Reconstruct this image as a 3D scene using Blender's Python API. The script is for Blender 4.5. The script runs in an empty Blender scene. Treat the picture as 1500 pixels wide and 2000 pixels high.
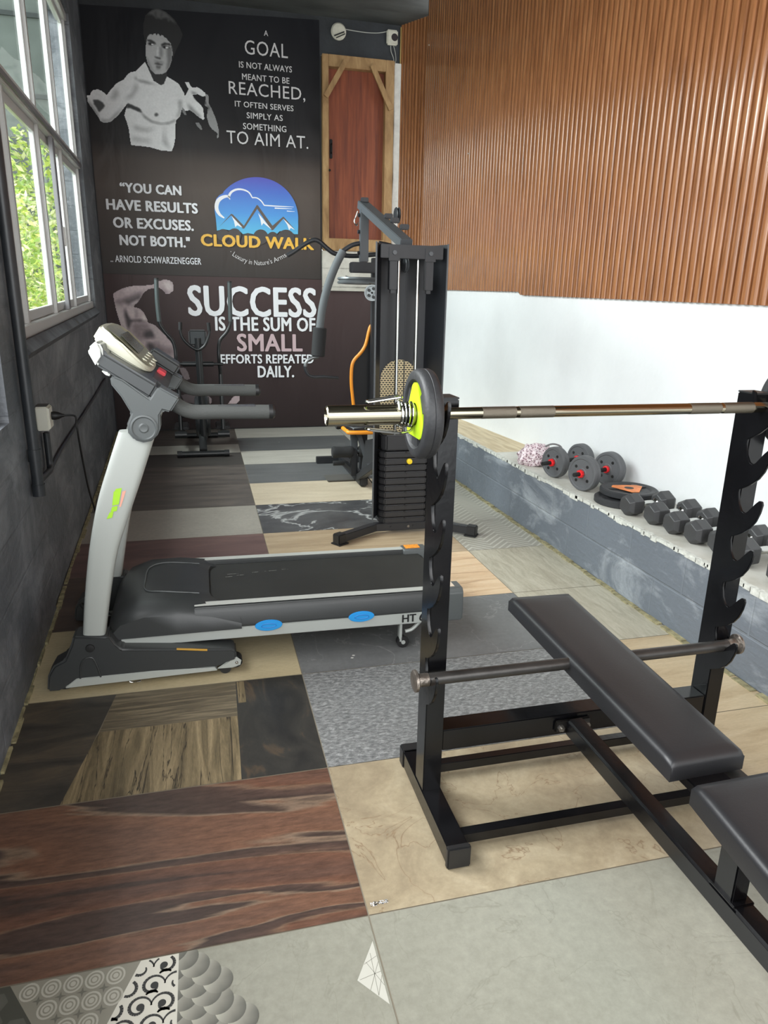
import bpy, bmesh, math, random
import numpy as np
from mathutils import Vector, Matrix, noise
PI = math.pi
random.seed(7)
SC = bpy.context.scene
COL = SC.collection

# ------------------------------------------------------------------ camera
YAW, PITCH, ROLL, FPX, EYE = 0.25344047, 0.28968033, -0.01978394, 1370.89807, 1.44
_f = Vector((math.sin(YAW)*math.cos(PITCH), math.cos(YAW)*math.cos(PITCH), -math.sin(PITCH)))
_r = Vector((math.cos(YAW), -math.sin(YAW), 0))
_d = _f.cross(_r)
RX = _r*math.cos(ROLL) + _d*math.sin(ROLL)
DN = -_r*math.sin(ROLL) + _d*math.cos(ROLL)
CAMP = Vector((0, 0, EYE))
cam_data = bpy.data.cameras.new('camera')
cam = bpy.data.objects.new('camera', cam_data)
COL.objects.link(cam)
cam_data.sensor_fit = 'VERTICAL'
cam_data.sensor_height = 24.0
cam_data.lens = 24.0*FPX/2000.0
cam_data.clip_start = 0.02
m3 = Matrix((RX, -DN, -_f)).transposed()
cam.matrix_world = Matrix.Translation(CAMP) @ m3.to_4x4()
SC.camera = cam

# ------------------------------------------------------------------ light and exposure
SC.view_settings.view_transform = 'Standard'
SC.view_settings.look = 'None'
SC.view_settings.gamma = 1.0
SC.view_settings.use_curve_mapping = False
SC.view_settings.exposure = 0.0
world = bpy.data.worlds.new('overcast_sky')
SC.world = world
world.use_nodes = True
wn = world.node_tree.nodes
bg = wn['Background']
bg.inputs['Color'].default_value = (0.93, 0.97, 1.0, 1)
bg.inputs['Strength'].default_value = 3.0
def area_light(name, loc, target, sx, sy, power, color=(1, 1, 1)):
    L = bpy.data.lights.new(name, 'AREA')
    L.shape = 'RECTANGLE'; L.size = sx; L.size_y = sy; L.energy = power; L.color = color
    o = bpy.data.objects.new(name, L); COL.objects.link(o)
    o.location = loc
    o.rotation_euler = (Vector(target)-Vector(loc)).to_track_quat('-Z', 'Y').to_euler()
    return o
# daylight through the open front of the room behind the camera, and through the window side nearest to it
area_light('front_opening_daylight', (0.3, -2.6, 2.9), (0.9, 5.0, 0.9), 4.2, 2.6, 105, (1.0, 0.99, 0.97))
area_light('side_window_daylight', (-1.9, 1.6, 2.8), (2.3, 3.6, 0.6), 3.6, 2.0, 110, (0.97, 0.99, 1.0))
area_light('garden_sky_daylight', (-3.4, 5.6, 4.6), (0.9, 5.9, 0.9), 5.5, 2.8, 950, (0.97, 0.99, 1.0))

# ------------------------------------------------------------------ measuring helpers (photo frame 1500 x 2000 -> a point on a known plane)
def ray(x, y):
    return RX*(x-750) + DN*(y-1000) + _f*FPX
def onZ(x, y, z=0.0):
    r = ray(x, y); return CAMP + r*((z-EYE)/r.z)
def onY(x, y, v):
    r = ray(x, y); return CAMP + r*(v/r.y)
def onX(x, y, v):
    r = ray(x, y); return CAMP + r*(v/r.x)

# ------------------------------------------------------------------ materials
def srgb(*c):
    if len(c) == 1: c = c[0]
    return tuple(((v/255.0)/12.92 if v/255.0 <= 0.04045 else ((v/255.0+0.055)/1.055)**2.4) for v in c) + (1.0,)
MATS = {}
def new_mat(name):
    m = bpy.data.materials.new(name); m.use_nodes = True
    nt = m.node_tree
    return m, nt, nt.nodes['Principled BSDF']
def N(nt, t, **kw):
    n = nt.nodes.new(t)
    for k, v in kw.items():
        if k.startswith('i_'): n.inputs[k[2:].replace('_', ' ')].default_value = v
        else: setattr(n, k, v)
    return n
def coords(nt, scale=(1, 1, 1), rot=(0, 0, 0)):
    tc = N(nt, 'ShaderNodeTexCoord'); mp = N(nt, 'ShaderNodeMapping')
    mp.inputs['Scale'].default_value = scale; mp.inputs['Rotation'].default_value = rot
    nt.links.new(tc.outputs['Object'], mp.inputs['Vector'])
    return mp.outputs['Vector']
def ramp(nt, fac, stops):
    r = N(nt, 'ShaderNodeValToRGB')
    e = r.color_ramp.elements
    while len(e) < len(stops): e.new(0.5)
    for el, (p, c) in zip(e, stops): el.position = p; el.color = c
    nt.links.new(fac, r.inputs['Fac'])
    return r.outputs['Color']
def pm(name, color, rough=0.5, metal=0.0, var=0.0, vscale=4.0, bump=0.0, bscale=60.0, spec=0.5, coat=0.0, stretch=(1, 1, 1)):
    """plain principled material with optional tone variation and grain"""
    if name in MATS: return MATS[name]
    m, nt, b = new_mat(name)
    c = srgb(color)
    b.inputs['Base Color'].default_value = c
    b.inputs['Roughness'].default_value = rough
    b.inputs['Metallic'].default_value = metal
    b.inputs['Specular IOR Level'].default_value = spec
    b.inputs['Coat Weight'].default_value = coat
    v = coords(nt, stretch)
    if var:
        n = N(nt, 'ShaderNodeTexNoise', i_Scale=vscale, i_Detail=6.0, i_Roughness=0.6)
        nt.links.new(v, n.inputs['Vector'])
        lo = tuple(max(0, x*(1-var)) for x in c[:3])+(1,); hi = tuple(min(1, x*(1+var)) for x in c[:3])+(1,)
        nt.links.new(ramp(nt, n.outputs['Fac'], [(0.3, lo), (0.7, hi)]), b.inputs['Base Color'])
    if bump:
        n2 = N(nt, 'ShaderNodeTexNoise', i_Scale=bscale, i_Detail=4.0)
        nt.links.new(v, n2.inputs['Vector'])
        bp = N(nt, 'ShaderNodeBump', i_Strength=bump, i_Distance=0.01)
        nt.links.new(n2.outputs['Fac'], bp.inputs['Height'])
        nt.links.new(bp.outputs['Normal'], b.inputs['Normal'])
    MATS[name] = m
    return m
def stone(name, stops, scale=(1, 1, 1), nscale=2.0, detail=8.0, dist=0.6, rough=0.42, rot=0.0, vein=None, vein_scale=1.2, vein_w=0.03, bump=0.05, nrough=0.6, offset=None, grain=0.16):
    """printed floor tile: warped noise through a colour ramp, optional thin veins"""
    m, nt, b = new_mat(name)
    v = coords(nt, scale, (0, 0, rot))
    if offset:
        ad = N(nt, 'ShaderNodeVectorMath', operation='ADD'); ad.inputs[1].default_value = offset
        nt.links.new(v, ad.inputs[0]); v = ad.outputs[0]
    n = N(nt, 'ShaderNodeTexNoise', i_Scale=nscale, i_Detail=detail, i_Roughness=nrough, i_Distortion=dist)
    nt.links.new(v, n.inputs['Vector'])
    col = ramp(nt, n.outputs['Fac'], [(p, srgb(c)) for p, c in stops])
    if vein:
        n3 = N(nt, 'ShaderNodeTexNoise', i_Scale=vein_scale, i_Detail=5.0, i_Roughness=0.55, i_Distortion=0.8)
        nt.links.new(v, n3.inputs['Vector'])
        s = N(nt, 'ShaderNodeMath', operation='SUBTRACT'); s.inputs[1].default_value = 0.5
        a = N(nt, 'ShaderNodeMath', operation='ABSOLUTE')
        nt.links.new(n3.outputs['Fac'], s.inputs[0]); nt.links.new(s.outputs[0], a.inputs[0])
        f = ramp(nt, a.outputs[0], [(0.0, (1, 1, 1, 1)), (vein_w, (0, 0, 0, 1))])
        mx = N(nt, 'ShaderNodeMix', data_type='RGBA')
        nt.links.new(f, mx.inputs['Factor']); nt.links.new(col, mx.inputs[6]); mx.inputs[7].default_value = srgb(vein)
        col = mx.outputs[2]
    g = N(nt, 'ShaderNodeTexNoise', i_Scale=38.0, i_Detail=7.0, i_Roughness=0.75); nt.links.new(v, g.inputs['Vector'])
    gr = ramp(nt, g.outputs['Fac'], [(0.3, (1-grain, 1-grain, 1-grain, 1)), (0.7, (1+grain*0.6, 1+grain*0.6, 1+grain*0.6, 1))])
    mg = N(nt, 'ShaderNodeMix', data_type='RGBA', blend_type='MULTIPLY'); mg.inputs['Factor'].default_value = 1.0
    nt.links.new(col, mg.inputs[6]); nt.links.new(gr, mg.inputs[7]); col = mg.outputs[2]
    nt.links.new(col, b.inputs['Base Color'])
    b.inputs['Roughness'].default_value = rough
    if bump:
        bp = N(nt, 'ShaderNodeBump', i_Strength=bump, i_Distance=0.004)
        nt.links.new(n.outputs['Fac'], bp.inputs['Height']); nt.links.new(bp.outputs['Normal'], b.inputs['Normal'])
    MATS[name] = m
    return m
def vcol_mat(name, rough=0.5):
    m, nt, b = new_mat(name)
    a = N(nt, 'ShaderNodeVertexColor', layer_name='print')
    nt.links.new(a.outputs['Color'], b.inputs['Base Color'])
    b.inputs['Roughness'].default_value = rough
    MATS[name] = m
    return m

# ------------------------------------------------------------------ mesh helpers
ORI = {}
def wo(o):
    return ORI.get(o.name, Vector((0, 0, 0))) if o else Vector((0, 0, 0))
class MB:
    def __init__(s): s.bm = bmesh.new()
    def _add(s, verts, faces):
        vs = [s.bm.verts.new(v) for v in verts]
        out = []
        for f in faces:
            try: out.append(s.bm.faces.new([vs[i] for i in f]))
            except ValueError: pass
        return out
    def hexa(s, p):
        s._add(p, [(0, 3, 2, 1), (4, 5, 6, 7), (0, 1, 5, 4), (1, 2, 6, 5), (2, 3, 7, 6), (3, 0, 4, 7)]); return s
    def box(s, x0, x1, y0, y1, z0, z1):
        return s.hexa([Vector(p) for p in ((x0, y0, z0), (x1, y0, z0), (x1, y1, z0), (x0, y1, z0), (x0, y0, z1), (x1, y0, z1), (x1, y1, z1), (x0, y1, z1))])
    def beam(s, a, b, w, h, up=(0, 0, 1)):
        a, b, up = Vector(a), Vector(b), Vector(up)
        d = (b-a).normalized(); x = d.cross(up).normalized(); u = x.cross(d).normalized()
        q = []
        for p in (a, b):
            q += [p-x*w/2-u*h/2, p+x*w/2-u*h/2, p+x*w/2+u*h/2, p-x*w/2+u*h/2]
        return s.hexa(q)
    def tube(s, pts, r, n=12, closed=False, caps=True):
        pts = [Vector(p) for p in pts]
        rs = r if isinstance(r, (list, tuple)) else [r]*len(pts)
        L = len(pts); T = []
        for i in range(L):
            if closed: t = pts[(i+1) % L]-pts[i-1]
            else: t = pts[min(i+1, L-1)]-pts[max(i-1, 0)]
            T.append(t.normalized())
        ref = Vector((0, 0, 1)) if abs(T[0].z) < 0.9 else Vector((1, 0, 0))
        u = T[0].cross(ref).normalized(); rings = []
        for i in range(L):
            u = (u - T[i]*u.dot(T[i])).normalized(); w = T[i].cross(u)
            rings.append([s.bm.verts.new(pts[i]+(u*math.cos(2*PI*k/n)+w*math.sin(2*PI*k/n))*rs[i]) for k in range(n)])
        m = L if closed else L-1
        for i in range(m):
            a, b = rings[i], rings[(i+1) % L]
            for k in range(n): s.bm.faces.new((a[k], a[(k+1) % n], b[(k+1) % n], b[k]))
        if caps and not closed:
            s.bm.faces.new(rings[0][::-1]); s.bm.faces.new(rings[-1])
        return s
    def cyl(s, a, b, r, r2=None, n=24):
        return s.tube([a, b], [r, r if r2 is None else r2], n)
    def lathe(s, prof, o, ax, n=40):
        """prof: (distance along axis, radius); closes the ends at radius 0"""
        o, ax = Vector(o), Vector(ax).normalized()
        ref = Vector((0, 0, 1)) if abs(ax.z) < 0.9 else Vector((1, 0, 0))
        u = ax.cross(ref).normalized(); w = ax.cross(u)
        rings = []
        for a, r in prof:
            if r < 1e-6: rings.append([s.bm.verts.new(o+ax*a)])
            else: rings.append([s.bm.verts.new(o+ax*a+(u*math.cos(2*PI*k/n)+w*math.sin(2*PI*k/n))*r) for k in range(n)])
        for A, B in zip(rings, rings[1:]):
            for k in range(n):
                k2 = (k+1) % n
                if len(A) == 1 and len(B) == 1: continue
                if len(A) == 1: s.bm.faces.new((A[0], B[k2], B[k]))
                elif len(B) == 1: s.bm.faces.new((A[k], A[k2], B[0]))
                else: s.bm.faces.new((A[k], A[k2], B[k2], B[k]))
        return s
    def prism(s, pts, vec):
        pts = [Vector(p) for p in pts]; vec = Vector(vec); n = len(pts)
        s._add(pts+[p+vec for p in pts], [tuple(range(n))[::-1], tuple(range(n, 2*n))]+[(i, (i+1) % n, n+(i+1) % n, n+i) for i in range(n)])
        return s
    def face(s, pts):
        s._add([Vector(p) for p in pts], [tuple(range(len(pts)))]); return s
    def ball(s, c, r, sx=1, sy=1, sz=1, u=20, v=12):
        M = Matrix.Translation(Vector(c)) @ Matrix.Diagonal((sx, sy, sz, 1))
        bmesh.ops.create_uvsphere(s.bm, u_segments=u, v_segments=v, radius=r, matrix=M); return s
    def xf(s, M):
        bmesh.ops.transform(s.bm, matrix=M, verts=s.bm.verts[:]); return s
    def build(s, name, mat, parent=None, bevel=0.0, seg=2, sharp=35, flat=False, mods=None):
        bm = s.bm
        bmesh.ops.recalc_face_normals(bm, faces=bm.faces[:])
        if bevel:
            ed = [e for e in bm.edges if len(e.link_faces) == 2 and e.calc_face_angle(0) > 0.6]
            bmesh.ops.bevel(bm, geom=ed, offset=bevel, segments=seg, affect='EDGES', clamp_overlap=True)
        off = wo(parent)
        if off.length: bmesh.ops.translate(bm, vec=-off, verts=bm.verts[:])
        me = bpy.data.meshes.new(name); bm.to_mesh(me); bm.free()
        if not flat:
            for p in me.polygons: p.use_smooth = True
            me.set_sharp_from_angle(angle=math.radians(sharp))
        if mat: me.materials.append(mat)
        o = bpy.data.objects.new(name, me); COL.objects.link(o)
        if parent: o.parent = parent
        ORI[o.name] = off.copy()
        return o
def thing(name, label, cat, loc=(0, 0, 0), group=None):
    o = bpy.data.objects.new(name, None); COL.objects.link(o)
    o.location = loc; o.empty_display_size = 0.1
    ORI[o.name] = Vector(loc)
    return tag(o, label, cat, group)
def tag(o, label, cat, group=None):
    o['label'] = label; o['category'] = cat
    if group: o['group'] = group
    return o
def struct(o, label=None):
    o['kind'] = 'structure'
    if label: o['label'] = label
    return o
def sroot(name, loc, label=None):
    o = bpy.data.objects.new(name, None); COL.objects.link(o); o.location = loc; ORI[o.name] = Vector(loc)
    return struct(o, label)
def cr(pts, k=6, closed=False):
    """smooth curve through the points"""
    P = [Vector(p) for p in pts]; n = len(P); out = []
    for i in range(n if closed else n-1):
        if closed: a, b, c, d = P[i-1], P[i], P[(i+1) % n], P[(i+2) % n]
        else: a, b, c, d = P[max(i-1, 0)], P[i], P[i+1], P[min(i+2, n-1)]
        for j in range(k):
            t = j/k
            out.append(0.5*((2*b)+(c-a)*t+(2*a-5*b+4*c-d)*t*t+(3*b-a-3*c+d)*t**3))
    if not closed: out.append(P[-1])
    return out
def fillet(pts, r, k=5):
    P = [Vector(p) for p in pts]; out = [P[0]]
    for a, b, c in zip(P, P[1:], P[2:]):
        u, v = (a-b), (c-b); rr = min(r, u.length*0.45, v.length*0.45)
        p, q = b+u.normalized()*rr, b+v.normalized()*rr
        for j in range(k+1):
            t = j/k; out.append(p*(1-t)**2+b*2*t*(1-t)+q*t*t)
    return out+[P[-1]]
def copy_tree(root):
    r = root.copy(); COL.objects.link(r)
    for ch in root.children:
        c = ch.copy(); COL.objects.link(c); c.parent = r
        for g in ch.children:
            d = g.copy(); COL.objects.link(d); d.parent = c
    return r
def text_mesh(name, body, mat, parent, x0, x1, z0, z1, y, bold=0.0, tri=None, spacing=1.0):
    """flat lettering fitted to a box on a plane facing -Y"""
    cu = bpy.data.curves.new('lettering', 'FONT'); cu.body = body; cu.resolution_u = 3; cu.space_character = spacing
    cu.fill_mode = 'FRONT'
    t = bpy.data.objects.new('lettering', cu); COL.objects.link(t)
    dg = bpy.context.evaluated_depsgraph_get()
    me = bpy.data.meshes.new_from_object(t.evaluated_get(dg))
    bpy.data.objects.remove(t)
    co = np.empty(len(me.vertices)*3); me.vertices.foreach_get('co', co); co = co.reshape(-1, 3)
    # cap height 0.729 of the built-in font sits on z0..z1, ignoring descenders
    a, b = co[:, 0].min(), co[:, 0].max()
    X = x0+(co[:, 0]-a)/(b-a)*(x1-x0)
    Z = z0+co[:, 1]/0.729*(z1-z0)
    if tri: X, Yc, Z = tri(co)
    else: Yc = np.full(len(X), y)
    off = wo(parent)
    me.vertices.foreach_set('co', np.stack([X-off.x, Yc-off.y, Z-off.z], 1).ravel())
    if bold:                                   # heavier strokes: the same outlines set a hair apart
        w = bold*(z1-z0)/0.729; bm = bmesh.new(); bm.from_mesh(me)
        src = bm.faces[:]
        for i, (dx, dz) in enumerate(((w, 0), (-w, 0), (0, w*0.6), (0, -w*0.6), (w*0.7, w*0.5), (-w*0.7, -w*0.5), (w*0.7, -w*0.5), (-w*0.7, w*0.5))):
            r = bmesh.ops.duplicate(bm, geom=src); vs = [g for g in r['geom'] if isinstance(g, bmesh.types.BMVert)]
            bmesh.ops.translate(bm, vec=(dx, -0.00004*(i+1), dz), verts=vs)
        bm.to_mesh(me); bm.free()
    me.materials.clear(); me.materials.append(mat)
    o = bpy.data.objects.new(name, me); COL.objects.link(o)
    o.parent = parent; ORI[o.name] = off.copy()
    return o
# ================================================================== ROOM SHELL
YB = 8.29                                     # back wall
LD = Vector((-0.04471, 0.99900, 0))           # left wall runs along this
LN = Vector((0.99900, 0.04471, 0))            # its inward normal
L0 = Vector((-0.709, 2.507, 0))
def LW(u, z, off=0.0):
    return L0 + LD*u + LN*off + Vector((0, 0, z))
def WZ(u, z0):                                # the window rails climb slightly away from the camera
    return z0 + (0.028+0.0191*(z0-1.253))*u
RD = Vector((0.0569, -0.99838, 0)); RN = Vector((-0.99838, -0.0569, 0)); R0 = Vector((2.24, 8.29, 0))
def RW(t, z, off=0.0):                        # right wall, t metres from the back corner towards the camera
    return R0 + RD*t + RN*off + Vector((0, 0, z))
CEIL = 4.25

# ---- floor: one mesh, one material per printed tile
T = {}
T['brown'] = stone('tile_brown_marble', [(0.27, (88, 66, 56)), (0.36, (80, 62, 55)), (0.40, (104, 77, 63)), (0.455, (114, 82, 64)), (0.462, (130, 110, 92)), (0.472, (68, 55, 49)), (0.515, (82, 64, 56)), (0.525, (118, 94, 76)), (0.535, (106, 74, 58)), (0.60, (92, 68, 57)), (0.612, (68, 55, 49)), (0.68, (86, 68, 59)), (0.76, (112, 88, 72))], scale=(0.42, 1.9, 1), nscale=1.25, detail=5, dist=0.9, rot=0.1, nrough=0.48, rough=0.4, grain=0.5, offset=(3.1, 1.9, 0))
T['darkwood'] = stone('tile_dark_wood', [(0.25, (44, 41, 37)), (0.5, (66, 61, 54)), (0.75, (98, 86, 70))], scale=(1.2, 4, 1), nscale=3, dist=0.8, rough=0.45)
T['oldwood'] = stone('tile_old_wood', [(0.25, (66, 58, 42)), (0.45, (108, 95, 70)), (0.6, (138, 122, 92)), (0.8, (164, 146, 112))], scale=(11, 0.8, 1), nscale=2.2, dist=1.2, vein=(38, 32, 24), vein_scale=1.1, vein_w=0.010, grain=0.35, rough=0.5)
T['plank'] = stone('tile_wood_plank', [(0.25, (62, 56, 45)), (0.5, (100, 90, 72)), (0.7, (136, 124, 100))], scale=(1.4, 18, 1), nscale=3, dist=0.6, rough=0.5)
T['black'] = stone('tile_black_wood', [(0.3, (36, 35, 34)), (0.55, (54, 52, 48)), (0.75, (104, 84, 62))], scale=(3, 1.4, 1), nscale=2.4, dist=1.2, rough=0.42)
T['cream'] = stone('tile_cream', [(0.3, (172, 157, 124)), (0.7, (194, 180, 146))], scale=(1, 3, 1), nscale=2.5, rough=0.42)
T['umber'] = stone('tile_umber', [(0.3, (62, 52, 46)), (0.7, (92, 76, 66))], scale=(1, 3, 1), nscale=3, rough=0.42)
T['maroon'] = stone('tile_maroon', [(0.25, (84, 62, 60)), (0.5, (106, 82, 78)), (0.8, (132, 106, 98))], scale=(0.8, 4, 1), nscale=2.2, rough=0.42)
T['taupe'] = stone('tile_taupe', [(0.3, (150, 144, 134)), (0.7, (164, 158, 148))], nscale=3, rough=0.4)
T['smoke'] = stone('tile_smoky_wood', [(0.25, (72, 67, 64)), (0.5, (94, 87, 82)), (0.75, (116, 106, 98))], scale=(0.9, 5, 1), nscale=2.4, rough=0.42)
T['dusk'] = stone('tile_dusk_wood', [(0.25, (58, 56, 54)), (0.6, (78, 74, 70)), (0.8, (98, 92, 86))], scale=(0.9, 5, 1), nscale=2.6, rough=0.42)
T['ash'] = stone('tile_ash', [(0.3, (172, 168, 158)), (0.7, (192, 188, 178))], scale=(0.8, 5, 1), nscale=2.4, rough=0.4)
T['slate'] = stone('tile_slate', [(0.25, (86, 87, 88)), (0.6, (104, 105, 105)), (0.85, (140, 140, 138))], scale=(0.8, 3, 1), nscale=2.2, rough=0.4)
T['sand'] = stone('tile_sand', [(0.3, (188, 172, 148)), (0.7, (210, 196, 172))], scale=(0.8, 4, 1), nscale=2.4, rough=0.42)
T['nero'] = stone('tile_black_marble', [(0.3, (60, 60, 62)), (0.7, (92, 92, 92))], nscale=3, dist=1.0, vein=(176, 176, 174), vein_scale=2.0, vein_w=0.02, rough=0.36)
T['oak'] = stone('tile_oak', [(0.25, (150, 128, 102)), (0.5, (172, 150, 122)), (0.75, (190, 170, 142))], scale=(0.7, 6, 1), nscale=2.4, dist=1.0, rough=0.42, rot=0.08)
T['peach'] = stone('tile_peach', [(0.25, (150, 118, 88)), (0.45, (204, 172, 136)), (0.65, (216, 190, 156)), (0.85, (214, 168, 122))], scale=(0.7, 7, 1), nscale=2.0, dist=1.4, rough=0.4)
T['graph'] = stone('tile_graphite', [(0.3, (98, 99, 99)), (0.7, (116, 117, 116))], nscale=2.2, rough=0.36, vein=(132, 132, 130), vein_scale=3, vein_w=0.008)
T['granite'] = stone('tile_granite', [(0.38, (84, 85, 85)), (0.5, (118, 119, 118)), (0.62, (160, 161, 159))], scale=(1.0, 2.2, 1), nscale=42, detail=10, dist=0.4, nrough=0.8, rough=0.45, rot=0.5, bump=0.15)
T['marble'] = stone('tile_beige_marble', [(0.25, (138, 124, 102)), (0.5, (162, 148, 122)), (0.75, (180, 167, 141))], nscale=4.2, dist=1.2, nrough=0.66, vein=(134, 114, 90), vein_scale=3.4, vein_w=0.005, rough=0.36)
T['sage'] = stone('tile_sage_grey', [(0.3, (140, 139, 126)), (0.7, (154, 153, 140))], nscale=1.8, rough=0.36, vein=(138, 137, 124), vein_scale=4, vein_w=0.006)
T['travert'] = stone('tile_travertine', [(0.25, (148, 140, 122)), (0.5, (172, 165, 146)), (0.75, (190, 184, 166))], scale=(5, 1, 1), nscale=5, dist=1.0, rough=0.42, rot=0.9)
T['tan'] = stone('tile_tan', [(0.25, (166, 144, 112)), (0.5, (188, 168, 136)), (0.75, (202, 184, 154))], scale=(1, 5, 1), nscale=3, rough=0.42)
T['grout'] = pm('tile_grout', (128, 120, 104), 0.8)
def chevron_mat():
    m, nt, b = new_mat('tile_chevron')
    v = coords(nt, (1, 1, 1))
    sp = N(nt, 'ShaderNodeSeparateXYZ'); nt.links.new(v, sp.inputs[0])
    pp = N(nt, 'ShaderNodeMath', operation='PINGPONG'); pp.inputs[1].default_value = 0.13
    nt.links.new(sp.outputs['X'], pp.inputs[0])
    a = N(nt, 'ShaderNodeMath', operation='ADD'); nt.links.new(pp.outputs[0], a.inputs[0]); nt.links.new(sp.outputs['Y'], a.inputs[1])
    k = N(nt, 'ShaderNodeMath', operation='MULTIPLY'); k.inputs[1].default_value = 120; nt.links.new(a.outputs[0], k.inputs[0])
    s = N(nt, 'ShaderNodeMath', operation='SINE'); nt.links.new(k.outputs[0], s.inputs[0])
    c = ramp(nt, s.outputs[0], [(0.35, srgb(156, 152, 140)), (0.65, srgb(182, 179, 167))])
    nt.links.new(c, b.inputs['Base Color']); b.inputs['Roughness'].default_value = 0.45
    return m
T['chevron'] = chevron_mat()
T['print'] = vcol_mat('tile_pattern_print', 0.42)
names = list(T)
fm = bpy.data.meshes.new('floor')
for k in names: fm.materials.append(T[k])
fb = bmesh.new(); clay = fb.loops.layers.float_color.new('print')
G = 0.0018
def fpoly(pts, key, z=0.0, cols=None):
    vs = [fb.verts.new((p[0], p[1], z)) for p in pts]
    f = fb.faces.new(vs); f.material_index = names.index(key)
    for i, l in enumerate(f.loops): l[clay] = (cols[i] if cols and isinstance(cols[0], tuple) else (cols or (0.5, 0.5, 0.5, 1)))
    f.normal_update()
    if f.normal.z < 0: f.normal_flip()
def tile(x0, x1, y0, y1, key):
    fpoly([(x0+G, y0+G), (x1-G, y0+G), (x1-G, y1-G), (x0+G, y1-G)], key)
fpoly([(-3.2, -2.2), (2.6, -2.2), (2.6, 8.4), (-3.2, 8.4)], 'grout', -0.0015)
S1, S2 = 0.325, 1.515
rows = [0.13, 0.73, 1.327, 1.913, 2.52, 3.12, 3.78, 4.35, 5.02, 5.67, 6.38, 6.98, 7.69, 8.4]
left = ['taupe', 'sage', 'brown', 'darkwood', 'cream', 'umber', 'maroon', 'taupe', 'smoke', 'smoke', None, None, None]
mid = ['slate', 'sage', 'marble', 'granite', 'graph', 'peach', 'oak', 'nero', 'sand', 'slate', 'ash', 'slate', 'ash']
right = ['taupe', 'tan', 'tan', 'tan', 'travert', 'travert', 'chevron', 'chevron', 'chevron', 'travert', 'travert', 'ash', 'ash']
for i in range(13):
    y0, y1 = rows[i], rows[i+1]
    if left[i] and left[i] != 'darkwood': tile(-0.88 if i < 3 else -1.1, S1, y0, y1, left[i])
    tile(S1, S2, y0, y1, mid[i]); tile(S2, 2.1, y0, y1, right[i])
tile(-1.1, S1, 6.38, 6.93, 'dusk'); tile(-1.1, S1, 6.93, 7.36, 'ash'); tile(-1.1, S1, 7.36, 8.4, 'smoke')
for i in range(3): tile(-3.2, -0.88, rows[i]-0.02, rows[i+1]-0.02, ['umber', 'smoke', 'umber'][i])
for i in range(3, 5): tile(-3.2, -1.1, rows[i], rows[i+1], 'umber')
for x in (-3.2, -1.1, 0.1, 1.3):
    for y in (-2.2, -1.05): tile(x, x+1.2, y, y+1.18, random.choice(['taupe', 'sage', 'slate', 'marble']))
# the aged-wood tile is printed as several old boards
fpoly([(-0.88, 1.915), (-0.475, 1.915), (-0.425, 2.2), (-0.38, 2.518), (-0.9, 2.518)], 'darkwood')
fpoly([(-0.475, 1.915), (0.052, 1.915), (0.058, 2.275), (-0.41, 2.275), (-0.425, 2.2)], 'oldwood')
fpoly([(-0.41, 2.275), (0.058, 2.275), (0.062, 2.518), (-0.38, 2.518)], 'plank')
fpoly([(0.052, 1.915), (S1-G, 1.915), (S1-G, 2.518), (0.062, 2.518), (0.058, 2.275)], 'black')
fpoly([(0.066, 2.36), (0.094, 2.36), (0.094, 2.515), (0.066, 2.515)], 'oldwood', 0.0004)
# printed ornament on the nearest tile
YT = 1.325
def cl(p, x0=-9, x1=9): return (min(max(p[0], x0), x1), min(p[1], YT))
def disc(c, r0, r1, col0, z, n=28, ex=1.0, x0=-9, x1=9, shade=None, a0=0, a1=2*PI):
    for k in range(n):
        a, b2 = a0+(a1-a0)*k/n, a0+(a1-a0)*(k+1)/n
        q = [(c[0]+ex*r1*math.cos(a), c[1]+r1*math.sin(a)), (c[0]+ex*r1*math.cos(b2), c[1]+r1*math.sin(b2)),
             (c[0]+ex*r0*math.cos(b2), c[1]+r0*math.sin(b2)), (c[0]+ex*r0*math.cos(a), c[1]+r0*math.sin(a))]
        q = [cl(p, x0, x1) for p in q]
        cc = [shade(p) for p in q] if shade else col0
        u = []
        uc = []
        for i, p in enumerate(q):
            if p not in u: u.append(p); uc.append(cc[i] if shade else cc)
        if len(u) < 3: continue
        ar = sum(u[i][0]*u[(i+1) % len(u)][1]-u[(i+1) % len(u)][0]*u[i][1] for i in range(len(u)))
        if abs(ar) < 1e-8: continue
        fpoly(u, 'print', z, uc)
xA, xB, xC = -0.475, -0.21, -0.122
def edgeA(y): return -0.475+(YT-y)*0.62
def edgeB(y): return -0.205-(YT-y)*0.42
# dark hexagons at the far left
fpoly([(-0.88, 1.10), (edgeA(1.10), 1.10), (edgeA(YT), YT), (-0.88, YT)], 'print', 0.0003, srgb(74, 74, 66))
for i in range(14):
    for j in range(10):
        c = (-0.86+i*0.052, 1.31-j*0.045-(0.0225 if i % 2 else 0))
        if c[0] < edgeA(c[1])-0.025 and c[1] < YT-0.02:
            disc(c, 0, 0.0255, srgb(92, 92, 84), 0.0006, n=6)
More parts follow.
